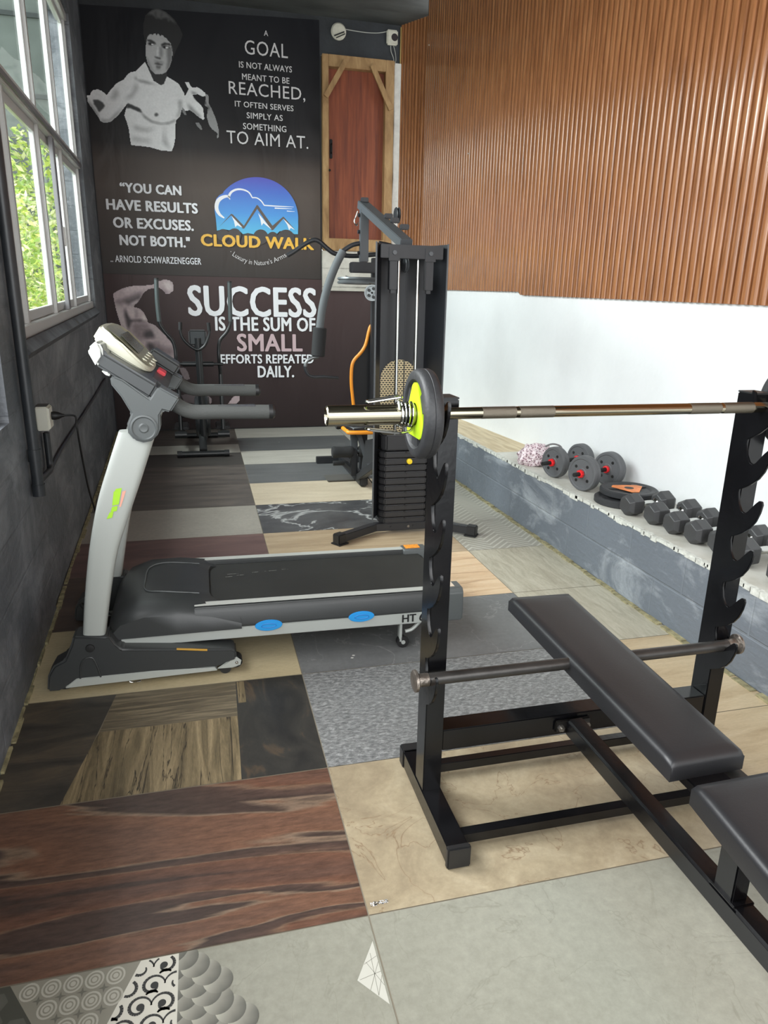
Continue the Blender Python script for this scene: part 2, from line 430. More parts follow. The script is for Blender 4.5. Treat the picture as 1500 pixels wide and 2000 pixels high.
# ovals
fpoly([(edgeA(1.10), 1.10), (edgeB(1.10), 1.10), (edgeB(YT), YT), (edgeA(YT), YT)], 'print', 0.0003, srgb(134, 131, 118))
for i in range(12):
    for j in range(9):
        c = (-0.52+i*0.044, 1.30-j*0.05)
        if edgeA(c[1])+0.016 < c[0] < edgeB(c[1])-0.014:
            for r in (0.022, 0.0135, 0.006):
                disc(c, r-0.0045 if r > 0.01 else 0, r, srgb(172, 169, 156), 0.0006, n=20, ex=0.92)
        c2 = (c[0]+0.022, c[1]+0.025)
        if edgeA(c2[1])+0.012 < c2[0] < edgeB(c2[1])-0.012 and c2[1] < YT-0.01:
            q = [(c2[0]+rr*math.cos(a), c2[1]+rr*math.sin(a)) for a, rr in ((k*PI/4, 0.012 if k % 2 == 0 else 0.0035) for k in range(8))]
            fpoly(q, 'print', 0.0006, srgb(104, 102, 92))
# scrolls
fpoly([(edgeB(1.10), 1.10), (xC, 1.10), (xC, YT), (edgeB(YT), YT)], 'print', 0.0004, srgb(206, 203, 190))
def ribbon(pts, w, col, z, test):
    L = len(pts)
    for i in range(L-1):
        a, b2 = Vector(pts[i]), Vector(pts[i+1]); d = (b2-a).normalized(); n2 = Vector((-d.y, d.x))
        wa = w*(0.35+0.65*math.sin(PI*(i+0.3)/L)); wb = w*(0.35+0.65*math.sin(PI*(i+1.3)/L))
        q = [a+n2*wa, a-n2*wa, b2-n2*wb, b2+n2*wb]
        if all(test(p) for p in q): fpoly([(p.x, p.y) for p in q], 'print', z, col)
inS = lambda p: edgeB(p[1])+0.002 < p[0] < xC-0.002 and p[1] < YT-0.001
ink = srgb(44, 44, 42)
for j in range(-1, 8):
    for i in range(-1, 5):
        c = Vector((-0.15-i*0.052-(j % 2)*0.026, 1.302-j*0.046)); s = 1 if (i+j) % 2 else -1
        sp = [(c.x+s*math.cos(a)*0.027*(1-a/10), c.y+math.sin(a)*0.027*(1-a/10)) for a in [k*0.3 for k in range(23)]]
        ribbon(sp, 0.0036, ink, 0.0007, inS)
        if inS(c) and inS(c+Vector((0.012, 0))) and inS(c-Vector((0.012, 0))) and inS(c+Vector((0, 0.012))):
            disc((c.x+s*0.004, c.y), 0, 0.0085, ink, 0.0008, n=14)
        c3 = c+Vector((0.026*s, 0.023))
        lp = [(c3.x+math.cos(a)*0.013, c3.y+math.sin(a)*0.010) for a in [0.4+k*0.3 for k in range(9)]]
        ribbon(lp, 0.0036, ink, 0.0007, inS)
# fish scales
zz = 0.0005
lightc, darkc = np.array(srgb(176, 174, 160)), np.array(srgb(92, 91, 84))
R = 0.0325
def scale_edge(y): return 0.045-abs(y-1.150)*0.62 if y > 1.06 else 0.0
for j in range(16, -1, -1):
    for i in range(8):
        c = (-0.135+i*0.049+(0.0245 if j % 2 else 0), 1.335-j*0.0245)
        if c[0] > scale_edge(c[1])-0.02 or c[1] > YT+0.02: continue
        def sh(p, c=c):
            t = min(1, max(0, 0.5+((p[0]-c[0])*0.75-(p[1]-c[1])*0.45)/(R*1.3)))
            return tuple(float(v) for v in lightc*(1-t)+darkc*t)
        zz += 0.00002
        disc(c, 0, R, None, zz, n=26, x0=xC, x1=S1-G, shade=sh)
# pale triangle with line pattern
tri = [(0.318, 1.255), (0.262, 1.165), (0.318, 1.095)]
fpoly(tri, 'print', 0.0004, srgb(190, 189, 178))
for a, b2 in (((0.318, 1.215), (0.285, 1.2)), ((0.318, 1.175), (0.268, 1.165)), ((0.318, 1.14), (0.29, 1.205)), ((0.318, 1.2), (0.285, 1.135)), ((0.318, 1.165), (0.3, 1.12)), ((0.305, 1.225), (0.3, 1.12))):
    d = (Vector(b2)-Vector(a)).normalized()*0.0006; n2 = Vector((-d.y, d.x))
    fpoly([(Vector(a)+n2)[:], (Vector(b2)+n2)[:], (Vector(b2)-n2)[:], (Vector(a)-n2)[:]], 'print', 0.0006, srgb(138, 137, 126))
# tape residue and plaster flecks stuck to the tiles
random.seed(3)
for k in range(70):
    x, y = 0.337+random.random()*0.045, 1.352+random.random()*0.012
    r = random.uniform(0.0008, 0.0025)
    fpoly([(x+r*math.cos(a), y+r*math.sin(a)) for a in (0.3, 1.9, 3.3, 4.9)], 'print', 0.0005, srgb(*([225]*3)) if k % 3 else srgb(96, 94, 88))
for x, y in ((0.56, 2.63), (0.55, 2.61), (-0.45, 3.2), (1.6, 2.9), (0.75, 7.4)):
    fpoly([(x+0.008*math.cos(a), y+0.006*math.sin(a)) for a in (0.3, 1.9, 3.3, 4.9)], 'print', 0.0005, srgb(214, 212, 205))
fb.to_mesh(fm); fb.free()
floor = bpy.data.objects.new('floor', fm); COL.objects.link(floor); struct(floor, 'floor of mismatched printed stone and wood look tiles')
ORI['floor'] = Vector((0, 0, 0))

# ---- painted block wall material
def block_mat(name, base, scuff, amount, mortar=(60, 62, 64), sc=(1, 1, 1), bh=0.2, bw=0.4, mortar_depth=-0.6):
    m, nt, b = new_mat(name)
    tc = N(nt, 'ShaderNodeTexCoord'); sp = N(nt, 'ShaderNodeSeparateXYZ'); nt.links.new(tc.outputs['Object'], sp.inputs[0])
    cb = N(nt, 'ShaderNodeCombineXYZ'); nt.links.new(sp.outputs['Y'], cb.inputs['X']); nt.links.new(sp.outputs['Z'], cb.inputs['Y'])
    br = N(nt, 'ShaderNodeTexBrick'); br.inputs['Scale'].default_value = 1.0
    br.inputs['Brick Width'].default_value = bw; br.inputs['Row Height'].default_value = bh
    br.inputs['Mortar Size'].default_value = 0.008; br.inputs['Mortar Smooth'].default_value = 0.6
    c = srgb(base)
    br.inputs['Color1'].default_value = c; br.inputs['Color2'].default_value = tuple(x*1.1 for x in c[:3])+(1,); br.inputs['Mortar'].default_value = srgb(mortar)
    nt.links.new(cb.outputs[0], br.inputs['Vector'])
    n = N(nt, 'ShaderNodeTexNoise', i_Scale=2.4, i_Detail=9.0, i_Roughness=0.68, i_Distortion=0.8)
    mp = N(nt, 'ShaderNodeMapping'); mp.inputs['Scale'].default_value = (1, 0.8, 1.5)
    nt.links.new(tc.outputs['Object'], mp.inputs['Vector']); nt.links.new(mp.outputs[0], n.inputs['Vector'])
    f = ramp(nt, n.outputs['Fac'], [(0.56-amount*0.25, (0, 0, 0, 1)), (0.78-amount*0.1, (1, 1, 1, 1))])
    mx = N(nt, 'ShaderNodeMix', data_type='RGBA'); nt.links.new(f, mx.inputs['Factor']); nt.links.new(br.outputs['Color'], mx.inputs[6]); mx.inputs[7].default_value = srgb(scuff)
    nt.links.new(mx.outputs[2], b.inputs['Base Color'])
    b.inputs['Roughness'].default_value = 0.55
    n2 = N(nt, 'ShaderNodeTexNoise', i_Scale=26.0, i_Detail=6.0); nt.links.new(mp.outputs[0], n2.inputs['Vector'])
    ad = N(nt, 'ShaderNodeMath', operation='MULTIPLY_ADD'); ad.inputs[1].default_value = mortar_depth; nt.links.new(br.outputs['Fac'], ad.inputs[0]); nt.links.new(n2.outputs['Fac'], ad.inputs[2])
    bp = N(nt, 'ShaderNodeBump', i_Strength=0.5, i_Distance=0.01); nt.links.new(ad.outputs[0], bp.inputs['Height']); nt.links.new(bp.outputs[0], b.inputs['Normal'])
    return m
M_lw = block_mat('wall_dark_paint', (86, 89, 94), (140, 143, 147), 0.42, mortar=(83, 86, 91), mortar_depth=-0.3)
M_kb = block_mat('kerb_blue_grey_paint', (100, 106, 114), (172, 177, 182), 0.2, mortar=(108, 114, 122), bh=0.195, bw=0.42)
M_dark = pm('wall_black_paint', (44, 47, 50), 0.6, var=0.25, vscale=5, bump=0.3, bscale=30)
M_white = pm('wall_white_plaster', (226, 227, 227), 0.75, var=0.03, vscale=3, bump=0.35, bscale=26)
M_ceil = pm('ceiling_dark_concrete', (72, 74, 72), 0.7, var=0.35, vscale=3, bump=0.3, bscale=14, stretch=(0.5, 2, 1))

def quadbox(name, pts, depth, mat, z0, z1, label=None):
    """vertical wall slab between two plan points, thickness towards depth"""
    a, b2 = Vector(pts[0]), Vector(pts[1]); dv = Vector(depth)
    mb = MB(); mb.prism([a+Vector((0, 0, z0)), b2+Vector((0, 0, z0)), b2+Vector((0, 0, z1)), a+Vector((0, 0, z1))], dv)
    o = mb.build(name, mat, flat=True); struct(o, label); return o
# left wall: below the windows, above them, the far pier, the near pilaster (one mesh with the window openings left free)
U0, U1 = 0.86, 4.66
mb = MB()
def lpanel(u0, u1, za0, za1, zb0, zb1, t=0.2, off=0.0):
    mb.prism([LW(u0, za0, off), LW(u1, zb0, off), LW(u1, zb1, off), LW(u0, za1, off)], -LN*t)
lpanel(U0, U1, 0, WZ(U0, 1.215), 0, WZ(U1, 1.215))
lpanel(U1, 5.83, 0, CEIL, 0, CEIL)
lpanel(U0, U1, WZ(U0, 3.36), CEIL, WZ(U1, 3.36), CEIL)
lpanel(0.38, U0, 0, CEIL, 0, CEIL, 0.21, 0.012)
lpanel(-0.5, 0.38, 0, 0.98, 0, 0.98, 0.21, 0.012)
lpanel(-4.7, -0.5, 0, 0.98, 0, 0.98, 0.21, 0.012)
lpanel(-4.7, 0.38, 3.5, CEIL, 3.5, CEIL, 0.21, 0.012)
wl = mb.build('wall_left', M_lw, flat=True); struct(wl, 'dark grey painted block wall under the windows')
# rough sill, sloping down into the room
mb = MB(); mb.prism([LW(U0+0.02, WZ(U0, 1.222)), LW(U0+0.02, WZ(U0, 1.215)-0.035, 0.035), LW(U0+0.02, WZ(U0, 1.2)-0.06, 0.0), LW(U0+0.02, WZ(U0, 1.2), -0.1)], LD*(U1-U0-0.02)+Vector((0, 0, 0.105)))
struct(mb.build('trim_1', pm('sill_grey_mortar', (78, 80, 84), 0.8, var=0.3, vscale=9, bump=0.6, bscale=18), flat=True), 'rough dark mortar sill under the left window')
# back wall, with the doorway
mb = MB()
def bpanel(x0, x1, z0, z1): mb.box(x0, x1, YB, YB+0.18, z0, z1)
bpanel(-1.2, 1.37, 0, CEIL); bpanel(1.37, 2.16, 3.905, CEIL); bpanel(2.16, 2.6, 0, CEIL); bpanel(1.37, 2.16, 0, 1.985)
struct(mb.build('wall_back', M_dark, flat=True), 'black painted back wall')
# bare block course below the door
mb = MB()
mb.box(1.365, 2.2, YB-0.055, YB-0.001, 1.56, 1.985)
struct(mb.build('trim_2', block_mat('raw_block', (176, 172, 160), (215, 212, 202), 0.6, mortar=(120, 116, 106)), flat=True), 'bare grey block masonry under the door sill')
mb = MB()
zs = [1.985]
while zs[-1] < 3.88: zs.append(min(3.89, zs[-1]+random.uniform(0.22, 0.34)))
pts = []
for i, z in enumerate(zs): pts.append((2.158+random.uniform(-0.006, 0.012), z))
mb.prism([Vector((x, YB-0.004, z)) for x, z in pts]+[Vector((2.235, YB-0.004, zs[-1])), Vector((2.235, YB-0.004, zs[0]))], (0, -0.03, 0))
struct(mb.build('trim_3', pm('mortar_white', (214, 212, 204), 0.85, var=0.12, vscale=12, bump=0.8, bscale=22), bevel=0.004), 'ragged white mortar strip beside the door frame')
# right wall (white plaster) and the block ledge in front of it
mb = MB()
for t0, t1, za, zb_ in ((-0.1, 0.86, 0, 1.62), (0.86, 11.0, 0, 5.2)):
    mb.prism([RW(t0, za), RW(t1, za), RW(t1, zb_), RW(t0, zb_)], -RN*0.2)
struct(mb.build('wall_right', M_white, flat=True), 'white plastered right wall')
mb = MB()
L1, L2 = Vector((2.052, 8.285, 0)), Vector((2.052, -2.2, 0))
mb.prism([L1, L2, L2+Vector((0, 0, 0.385)), L1+Vector((0, 0, 0.385))], (0.09, 0, 0))
struct(mb.build('trim_4', M_kb, bevel=0.004, flat=True), 'blue grey painted block kerb along the ledge')
def ledge_mat():
    m, nt, b = new_mat('ledge_top')
    v = coords(nt); n = N(nt, 'ShaderNodeTexNoise', i_Scale=5.0, i_Detail=8.0, i_Roughness=0.65); nt.links.new(v, n.inputs['Vector'])
    c = ramp(nt, n.outputs['Fac'], [(0.3, srgb(176, 172, 160)), (0.7, srgb(208, 206, 198))])
    n3 = N(nt, 'ShaderNodeTexNoise', i_Scale=6.0, i_Detail=5.0); mp = N(nt, 'ShaderNodeMapping'); mp.inputs['Scale'].default_value = (5, 0.6, 1)
    nt.links.new(v, mp.inputs[0]); nt.links.new(mp.outputs[0], n3.inputs['Vector'])
    c2 = ramp(nt, n3.outputs['Fac'], [(0.35, srgb(186, 164, 128)), (0.65, srgb(214, 196, 162))])
    sp = N(nt, 'ShaderNodeSeparateXYZ'); nt.links.new(v, sp.inputs[0])
    g = N(nt, 'ShaderNodeMath', operation='GREATER_THAN'); g.inputs[1].default_value = 4.75; nt.links.new(sp.outputs['Y'], g.inputs[0])
    mx = N(nt, 'ShaderNodeMix', data_type='RGBA'); nt.links.new(g.outputs[0], mx.inputs['Factor']); nt.links.new(c, mx.inputs[6]); nt.links.new(c2, mx.inputs[7])
    nt.links.new(mx.outputs[2], b.inputs['Base Color']); b.inputs['Roughness'].default_value = 0.5
    return m
mb = MB()
a, b2 = RW(0.0, 0), RW(10.4, 0)
mb.prism([Vector((2.052+0.006, a.y, 0.385)), Vector((2.052+0.006, b2.y, 0.385)), Vector((b2.x, b2.y, 0.385)), Vector((a.x, a.y, 0.385))], (0, 0, 0.008))
struct(mb.build('trim_5', ledge_mat(), flat=True), 'pale tiled top of the ledge')
# broken white render along the kerb edge and dirt line at its foot
mb = MB(); random.seed(5)
y = 8.2
while y > -1.5:
    w = random.uniform(0.02, 0.09); h = random.uniform(0.004, 0.02)
    mb.box(2.046, 2.07, y-w, y, 0.388-h, 0.3955+random.uniform(0, 0.003)); y -= w*random.uniform(0.7, 1.2)
struct(mb.build('trim_6', pm('render_crumbs', (198, 198, 190), 0.9, var=0.2, vscale=40, bump=0.6, bscale=60)), 'broken white render along the kerb edge')
mb = MB(); y = 8.2
while y > -1.5:
    w = random.uniform(0.03, 0.12); mb.box(2.03-random.uniform(0, 0.012), 2.053, y-w, y, 0, random.uniform(0.003, 0.012)); y -= w*random.uniform(0.8, 1.3)
struct(mb.build('trim_7', pm('grout_crumbs', (140, 132, 100), 0.9, var=0.5, vscale=30, bump=0.6, bscale=60)), 'rough mortar line at the foot of the kerb')
mb = MB(); u = -1.0
while u < 5.7:
    w = random.uniform(0.05, 0.16); t = random.uniform(0.004, 0.02)
    mb.prism([LW(u, 0, 0.005), LW(u+w, 0, 0.005), LW(u+w, 0, t+0.012), LW(u, 0, t+0.012)], (0, 0, random.uniform(0.004, 0.012))); u += w*random.uniform(0.8, 1.4)
struct(mb.build('trim_8', MATS['grout_crumbs']), 'rough mortar line at the foot of the left wall')
# ceiling slab
mb = MB(); mb.box(-1.6, 3.2, -2.2, 8.5, CEIL, CEIL+0.15)
struct(mb.build('ceiling', M_ceil, flat=True), 'dark concrete ceiling')

# ---- fluted wood-look cladding on the right wall
def wood_mat(name, dark, mid, light, stretch, rough, nscale=3.0):
    m, nt, b = new_mat(name)
    v = coords(nt, stretch)
    n = N(nt, 'ShaderNodeTexNoise', i_Scale=nscale, i_Detail=8.0, i_Roughness=0.65, i_Distortion=0.4); nt.links.new(v, n.inputs['Vector'])
    nt.links.new(ramp(nt, n.outputs['Fac'], [(0.28, srgb(dark)), (0.5, srgb(mid)), (0.74, srgb(light))]), b.inputs['Base Color'])
    b.inputs['Roughness'].default_value = rough
    return m
M_slat = wood_mat('cladding_wood_film', (116, 74, 46), (152, 100, 63), (176, 124, 84), (14, 14, 0.9), 0.15)
M_slat.node_tree.nodes['Principled BSDF'].inputs['Specular IOR Level'].default_value = 0.6
def fluted(name, origin, d, nrm, length, pitch, z0f, z1, label):
    mb = MB(); prof = []; t = 0.0; rng = random.Random(11)
    shape = [(0.0, 0.005), (0.06, 0.005), (0.075, 0.018), (0.11, 0.0235), (0.16, 0.025), (0.68, 0.025), (0.735, 0.0242), (0.785, 0.0215), (0.815, 0.0165), (0.83, 0.005), (0.95, 0.005)]
    cuts = []
    while t < length:
        for s, h in shape:
            if t+s*pitch <= length: prof.append((t+s*pitch, h))
        t += pitch
    steps = []
    for tt, h in prof: steps.append((origin+d*tt+nrm*h, z0f(tt)))
    lo = [mb.bm.verts.new(p+Vector((0, 0, z))) for p, z in steps]
    hi = [mb.bm.verts.new(p+Vector((0, 0, z1))) for p, z in steps]
    bk = [mb.bm.verts.new(origin+d*tt+nrm*0.002+Vector((0, 0, z0f(tt)))) for tt, h in prof]
    for i in range(len(lo)-1):
        mb.bm.faces.new((lo[i], lo[i+1], hi[i+1], hi[i]))
        mb.bm.faces.new((lo[i+1], lo[i], bk[i], bk[i+1]))
    mb.bm.faces.new((lo[0], hi[0], bk[0])) if False else None
    o = mb.build(name, M_slat, sharp=42); struct(o, label); return o
def zbot(tt):                          # the panels hang a little lower towards the camera, with one step
    yy = 8.29-(tt+0.85)*0.99838
    z = 1.572+(6.80-yy)*(1.541-1.572)/(6.80-5.23) if yy > 5.23 else 1.518+(5.23-yy)*(1.461-1.518)/(5.23-2.84)
    return z
fluted('trim_9', RW(0.85, 0), RD, RN, 9.4, 0.055, zbot, 5.1, 'brown fluted wood cladding on the right wall')
c0, c1 = Vector((2.245, 8.285, 0)), Vector((2.48, 7.88, 0)); cd = (c1-c0).normalized(); cn = Vector((cd.y, -cd.x, 0))
if cn.x > 0: cn = -cn
fluted('trim_10', c0, cd, cn, (c1-c0).length, 0.045, lambda t: 1.6, CEIL-0.002, 'narrow corner run of brown fluted cladding')
mb = MB(); mb.beam(c0+Vector((-0.012, -0.012, 1.6)), c0+Vector((-0.012, -0.012, CEIL-0.02)), 0.018, 0.03, up=(1, 0, 0))
struct(mb.build('trim_11', pm('gold_edge_strip', (176, 150, 92), 0.35, 0.3)), 'yellowish edge strip at the cladding corner')
# screws in the cladding
mb = MB(); pts = []
for x, y in ((838, 88), (788, 182), (787, 272), (792, 52), (786, 380), (915, 300)):
    r = ray(x, y); b0 = R0+RD*0; t = ((R0+RN*0.03-CAMP).dot(RN))/r.dot(RN); p = CAMP+r*t
    if x < 834: continue
    mb.ball(p, 0.006)
struct(mb.build('trim_12', pm('screw_head', (214, 206, 190), 0.3, 0.6)), 'pale screw heads in the cladding')

# ================================================================== WINDOW
M_alu = pm('window_aluminium', (196, 196, 194), 0.35, 0.15)
M_alu2 = pm('window_track_grey', (120, 118, 120), 0.4, 0.4)
def glass_mat(name, tint=(0.93, 0.97, 0.96), rough=0.0):
    m = bpy.data.materials.new(name); m.use_nodes = True; nt = m.node_tree; nt.nodes.clear()
    o = N(nt, 'ShaderNodeOutputMaterial'); t = N(nt, 'ShaderNodeBsdfTransparent'); g = N(nt, 'ShaderNodeBsdfGlossy')
    t.inputs['Color'].default_value = tint+(1,); g.inputs['Roughness'].default_value = rough
    lw = N(nt, 'ShaderNodeLayerWeight'); lw.inputs['Blend'].default_value = 0.5
    pw = N(nt, 'ShaderNodeMath', operation='POWER'); pw.inputs[1].default_value = 5.0; nt.links.new(lw.outputs['Facing'], pw.inputs[0])
    fr = N(nt, 'ShaderNodeMath', operation='MULTIPLY_ADD'); fr.inputs[1].default_value = 0.48; fr.inputs[2].default_value = 0.02; nt.links.new(pw.outputs[0], fr.inputs[0])
    mx = N(nt, 'ShaderNodeMixShader'); nt.links.new(fr.outputs[0], mx.inputs[0]); nt.links.new(t.outputs[0], mx.inputs[1]); nt.links.new(g.outputs[0], mx.inputs[2]); nt.links.new(mx.outputs[0], o.inputs[0])
    return m
M_glass = glass_mat('window_glass')
win = sroot('window_1', LW(U0, 0), 'long white aluminium sliding window in the left wall')
def wbar(mb, u0, za, u1, zb, w, off0, off1):
    """bar in the window plane from (u0,za) to (u1,zb), width w, between two depths"""
    a, b2 = LW(u0, za), LW(u1, zb); d = (b2-a).normalized(); s = d.cross(LN).normalized()*w/2
    mb.prism([a-s+LN*off0, a+s+LN*off0, b2+s+LN*off0, b2-s+LN*off0], LN*(off1-off0))
cols_u = [U0+0.02, 1.37, 2.40, 3.48, 4.63]
ZB, ZM, ZT = 1.245, 2.315, 3.33
mb = MB()
for z0, w in ((ZB, 0.06), (ZM, 0.075), (ZT, 0.06)): wbar(mb, U0, WZ(U0, z0), U1, WZ(U1, z0), w, -0.105, -0.02)
mb.build('frame_rail', M_alu, win, bevel=0.004)
for u in cols_u:
    mb = MB(); wbar(mb, u, WZ(u, ZB), u, WZ(u, ZT), 0.05, -0.085, -0.035); mb.build('mullion', M_alu, win, bevel=0.004)
mb = MB(); wbar(mb, U0, WZ(U0, ZM)-0.008, U1, WZ(U1, ZM)-0.008, 0.03, -0.02, -0.008); mb.build('track_rail', M_alu2, win, bevel=0.003)
for i in range(4):
    u0, u1 = cols_u[i]+0.03, cols_u[i+1]-0.03
    for zlo, zhi, sash in ((ZB+0.03, ZM-0.035, True), (ZM+0.04, ZT-0.03, False)):
        g = MB(); g.prism([LW(u0, WZ(u0, zlo), -0.065), LW(u1, WZ(u1, zlo), -0.065), LW(u1, WZ(u1, zhi), -0.065), LW(u0, WZ(u0, zhi), -0.065)], LN*0.004)
        pane = g.build('pane', M_glass, win, flat=True)
        mb = MB(); w = 0.05 if sash else 0.035
        wbar(mb, u0+w/2, WZ(u0, zlo), u0+w/2, WZ(u0, zhi), w, -0.078, -0.052)
        wbar(mb, u1-w/2, WZ(u1, zlo), u1-w/2, WZ(u1, zhi), w, -0.078, -0.052)
        wbar(mb, u0, WZ(u0, zlo)+w/2, u1, WZ(u1, zlo)+w/2, w, -0.078, -0.052)
        wbar(mb, u0, WZ(u0, zhi)-w/2, u1, WZ(u1, zhi)-w/2, w, -0.078, -0.052)
        sh = mb.build('sash', M_alu, win, bevel=0.003)
        if i == 2 and sash:
            mb = MB()
            for uu in (u0+0.42, u0+0.47): wbar(mb, uu, WZ(uu, zlo), uu, WZ(uu, zhi), 0.042, -0.04, -0.015)
            mb.build('sliding_stile', M_alu2, win, bevel=0.003)
            mb = MB(); wbar(mb, u0+0.47, WZ(u0, zlo)+0.42, u0+0.47, WZ(u0, zlo)+0.54, 0.02, -0.015, 0.0); mb.build('latch', pm('latch_white', (232, 232, 228), 0.4), win, bevel=0.003)
# second window opening nearer the camera (only its edge shows)
win2 = sroot('window_2', LW(-0.5, 0), 'nearer window opening at the picture edge')
mb = MB()
for z in (0.98, 3.5): wbar(mb, -4.6, z, 0.36, z, 0.06, -0.09, -0.02)
for u in (-4.6, -3.3, -2.1, -0.85, 0.35): wbar(mb, u, 0.98, u, 3.5, 0.055, -0.09, -0.02)
mb.build('frame_rail', M_alu, win2, bevel=0.004)

# ================================================================== DOOR
M_raw = wood_mat('raw_timber', (122, 92, 56), (156, 122, 80), (182, 150, 104), (4, 4, 1.2), 0.65)
M_door = wood_mat('red_brown_door_wood', (84, 36, 20), (122, 58, 30), (146, 78, 44), (9, 9, 0.5), 0.5)
door = sroot('door_1', (1.76, YB, 1.985), 'red brown wooden door in a raw timber frame above the floor')
mb = MB(); mb.box(1.425, 2.075, YB+0.02, YB+0.06, 2.115, 3.80); pnl = mb.build('door_panel', M_door, door, bevel=0.002)
mb = MB(); mb.box(1.372, 1.44, YB-0.07, YB+0.02, 2.0, 3.9); mb.build('frame_post', M_raw, door, bevel=0.004)
mb = MB(); mb.box(2.055, 2.15, YB-0.07, YB+0.02, 2.0, 3.9); mb.build('frame_post', M_raw, door, bevel=0.004)
mb = MB(); mb.box(1.44, 2.055, YB-0.07, YB+0.02, 3.79, 3.9); mb.build('frame_head', M_raw, door, bevel=0.004)
mb = MB(); mb.box(1.374, 2.15, YB-0.085, YB+0.02, 1.987, 2.115); mb.build('frame_sill', M_raw, door, bevel=0.006)
for a, b2 in (((1.405, 3.50), (1.62, 3.85)), ((2.115, 3.43), (1.90, 3.83))):
    mb = MB(); mb.beam((a[0], YB-0.085, a[1]), (b2[0], YB-0.085, b2[1]), 0.055, 0.028, up=(0, 1, 0)); mb.build('corner_brace', M_raw, door, bevel=0.003)
mb = MB(); mb.box(1.462, 1.492, YB+0.0, YB+0.02, 2.93, 3.12); h = mb.build('lock_plate', pm('black_iron', (26, 25, 25), 0.4, 0.5), door, bevel=0.006)
mb = MB(); mb.tube(fillet([(1.477, YB, 3.07), (1.477, YB-0.035, 3.07), (1.477, YB-0.035, 2.98), (1.477, YB, 2.98)], 0.015), 0.006); hh = mb.build('handle', MATS['black_iron'], door)
mb = MB(); mb.ball((1.447, YB-0.075, 2.80), 0.012); mb.build('bolt_knob', MATS['black_iron'], door)
# ================================================================== BANNERS
YN = 8.262                                     # face of the banners
def bn(x, y, d=0.0): return onY(x, y, YN-d)
def vinyl(name, stops, z0, z1, rough=0.45):
    """printed vinyl: colour runs down the sheet, soft wrinkles"""
    m, nt, b = new_mat(name)
    tc = N(nt, 'ShaderNodeTexCoord'); sp = N(nt, 'ShaderNodeSeparateXYZ'); nt.links.new(tc.outputs['Object'], sp.inputs[0])
    mr = N(nt, 'ShaderNodeMapRange'); mr.inputs['From Min'].default_value = z0; mr.inputs['From Max'].default_value = z1
    nt.links.new(sp.outputs['Z'], mr.inputs['Value'])
    nt.links.new(ramp(nt, mr.outputs[0], [(p, srgb(c)) for p, c in stops]), b.inputs['Base Color'])
    b.inputs['Roughness'].default_value = rough; b.inputs['Specular IOR Level'].default_value = 0.25
    n = N(nt, 'ShaderNodeTexNoise', i_Scale=1.6, i_Detail=3.0, i_Distortion=0.8); mp = N(nt, 'ShaderNodeMapping'); mp.inputs['Rotation'].default_value = (0, 0.5, 0); mp.inputs['Scale'].default_value = (1.6, 1, 0.6)
    nt.links.new(tc.outputs['Object'], mp.inputs[0]); nt.links.new(mp.outputs[0], n.inputs['Vector'])
    bp = N(nt, 'ShaderNodeBump', i_Strength=0.35, i_Distance=0.05); nt.links.new(n.outputs['Fac'], bp.inputs['Height']); nt.links.new(bp.outputs[0], b.inputs['Normal'])
    return m
TLc, TRc = bn(155, 8), bn(622, 38)
ZS1, ZS0 = 2.806, 1.68
M_b1 = vinyl('banner_print_upper', [(0.0, (62, 57, 54)), (0.14, (78, 70, 66)), (0.34, (92, 82, 76)), (0.44, (78, 69, 64)), (0.50, (46, 42, 41)), (0.62, (27, 26, 28)), (1.0, (22, 23, 28))], 0.0, 4.2-ZS0)
M_b2 = vinyl('banner_print_lower', [(0.0, (46, 36, 36)), (0.45, (58, 45, 45)), (1.0, (76, 60, 59))], 0.0, 1.7)
M_lw_t = pm('print_white', (240, 241, 244), 0.4)
M_grey_t = pm('print_light_grey', (212, 210, 210), 0.4)
M_pink_t = pm('print_dusty_pink', (206, 180, 184), 0.4)
M_gold_t = pm('print_gold', (238, 184, 62), 0.4)
M_navy = pm('print_dark_brown', (58, 52, 50), 0.4)
b1 = thing('banner', 'tall black vinyl wall banner with a bare-chested fighter, quotes and a blue mountain logo', 'banner', (0.2, YN, ZS0))
def sheet(parent, x0, x1, z0, z1, mat, top_slope=0.0, seed=0):
    nx, nz = 40, 60; mb = MB(); rows_ = []
    for j in range(nz+1):
        r_ = []
        for i in range(nx+1):
            x = x0+(x1-x0)*i/nx; z = z0+(z1+top_slope*(i/nx)-z0)*j/nz
            e = max(0, 1-abs(x-x1)/0.12)
            w = 0.004*math.sin(x*5+z*3.1+seed)+0.0025*math.sin(z*17+x*6)*e
            r_.append(mb.bm.verts.new((x, YN+0.011+w*0.8, z)))
        rows_.append(r_)
    for j in range(nz):
        for i in range(nx): mb.bm.faces.new((rows_[j][i], rows_[j][i+1], rows_[j+1][i+1], rows_[j+1][i]))
    return mb.build('sheet', mat, parent, sharp=60)
sheet(b1, -0.957, 1.352, ZS0, 4.11, M_b1, 0.10)
b2_ = thing('banner', 'low brown vinyl banner behind the elliptical reading SUCCESS, with a flexed muscular arm', 'banner', (0.2, YN, 0.0))
sheet(b2_, -0.957, 2.03, 0.012, ZS0-0.002, M_b2, 0.0, 2.0)

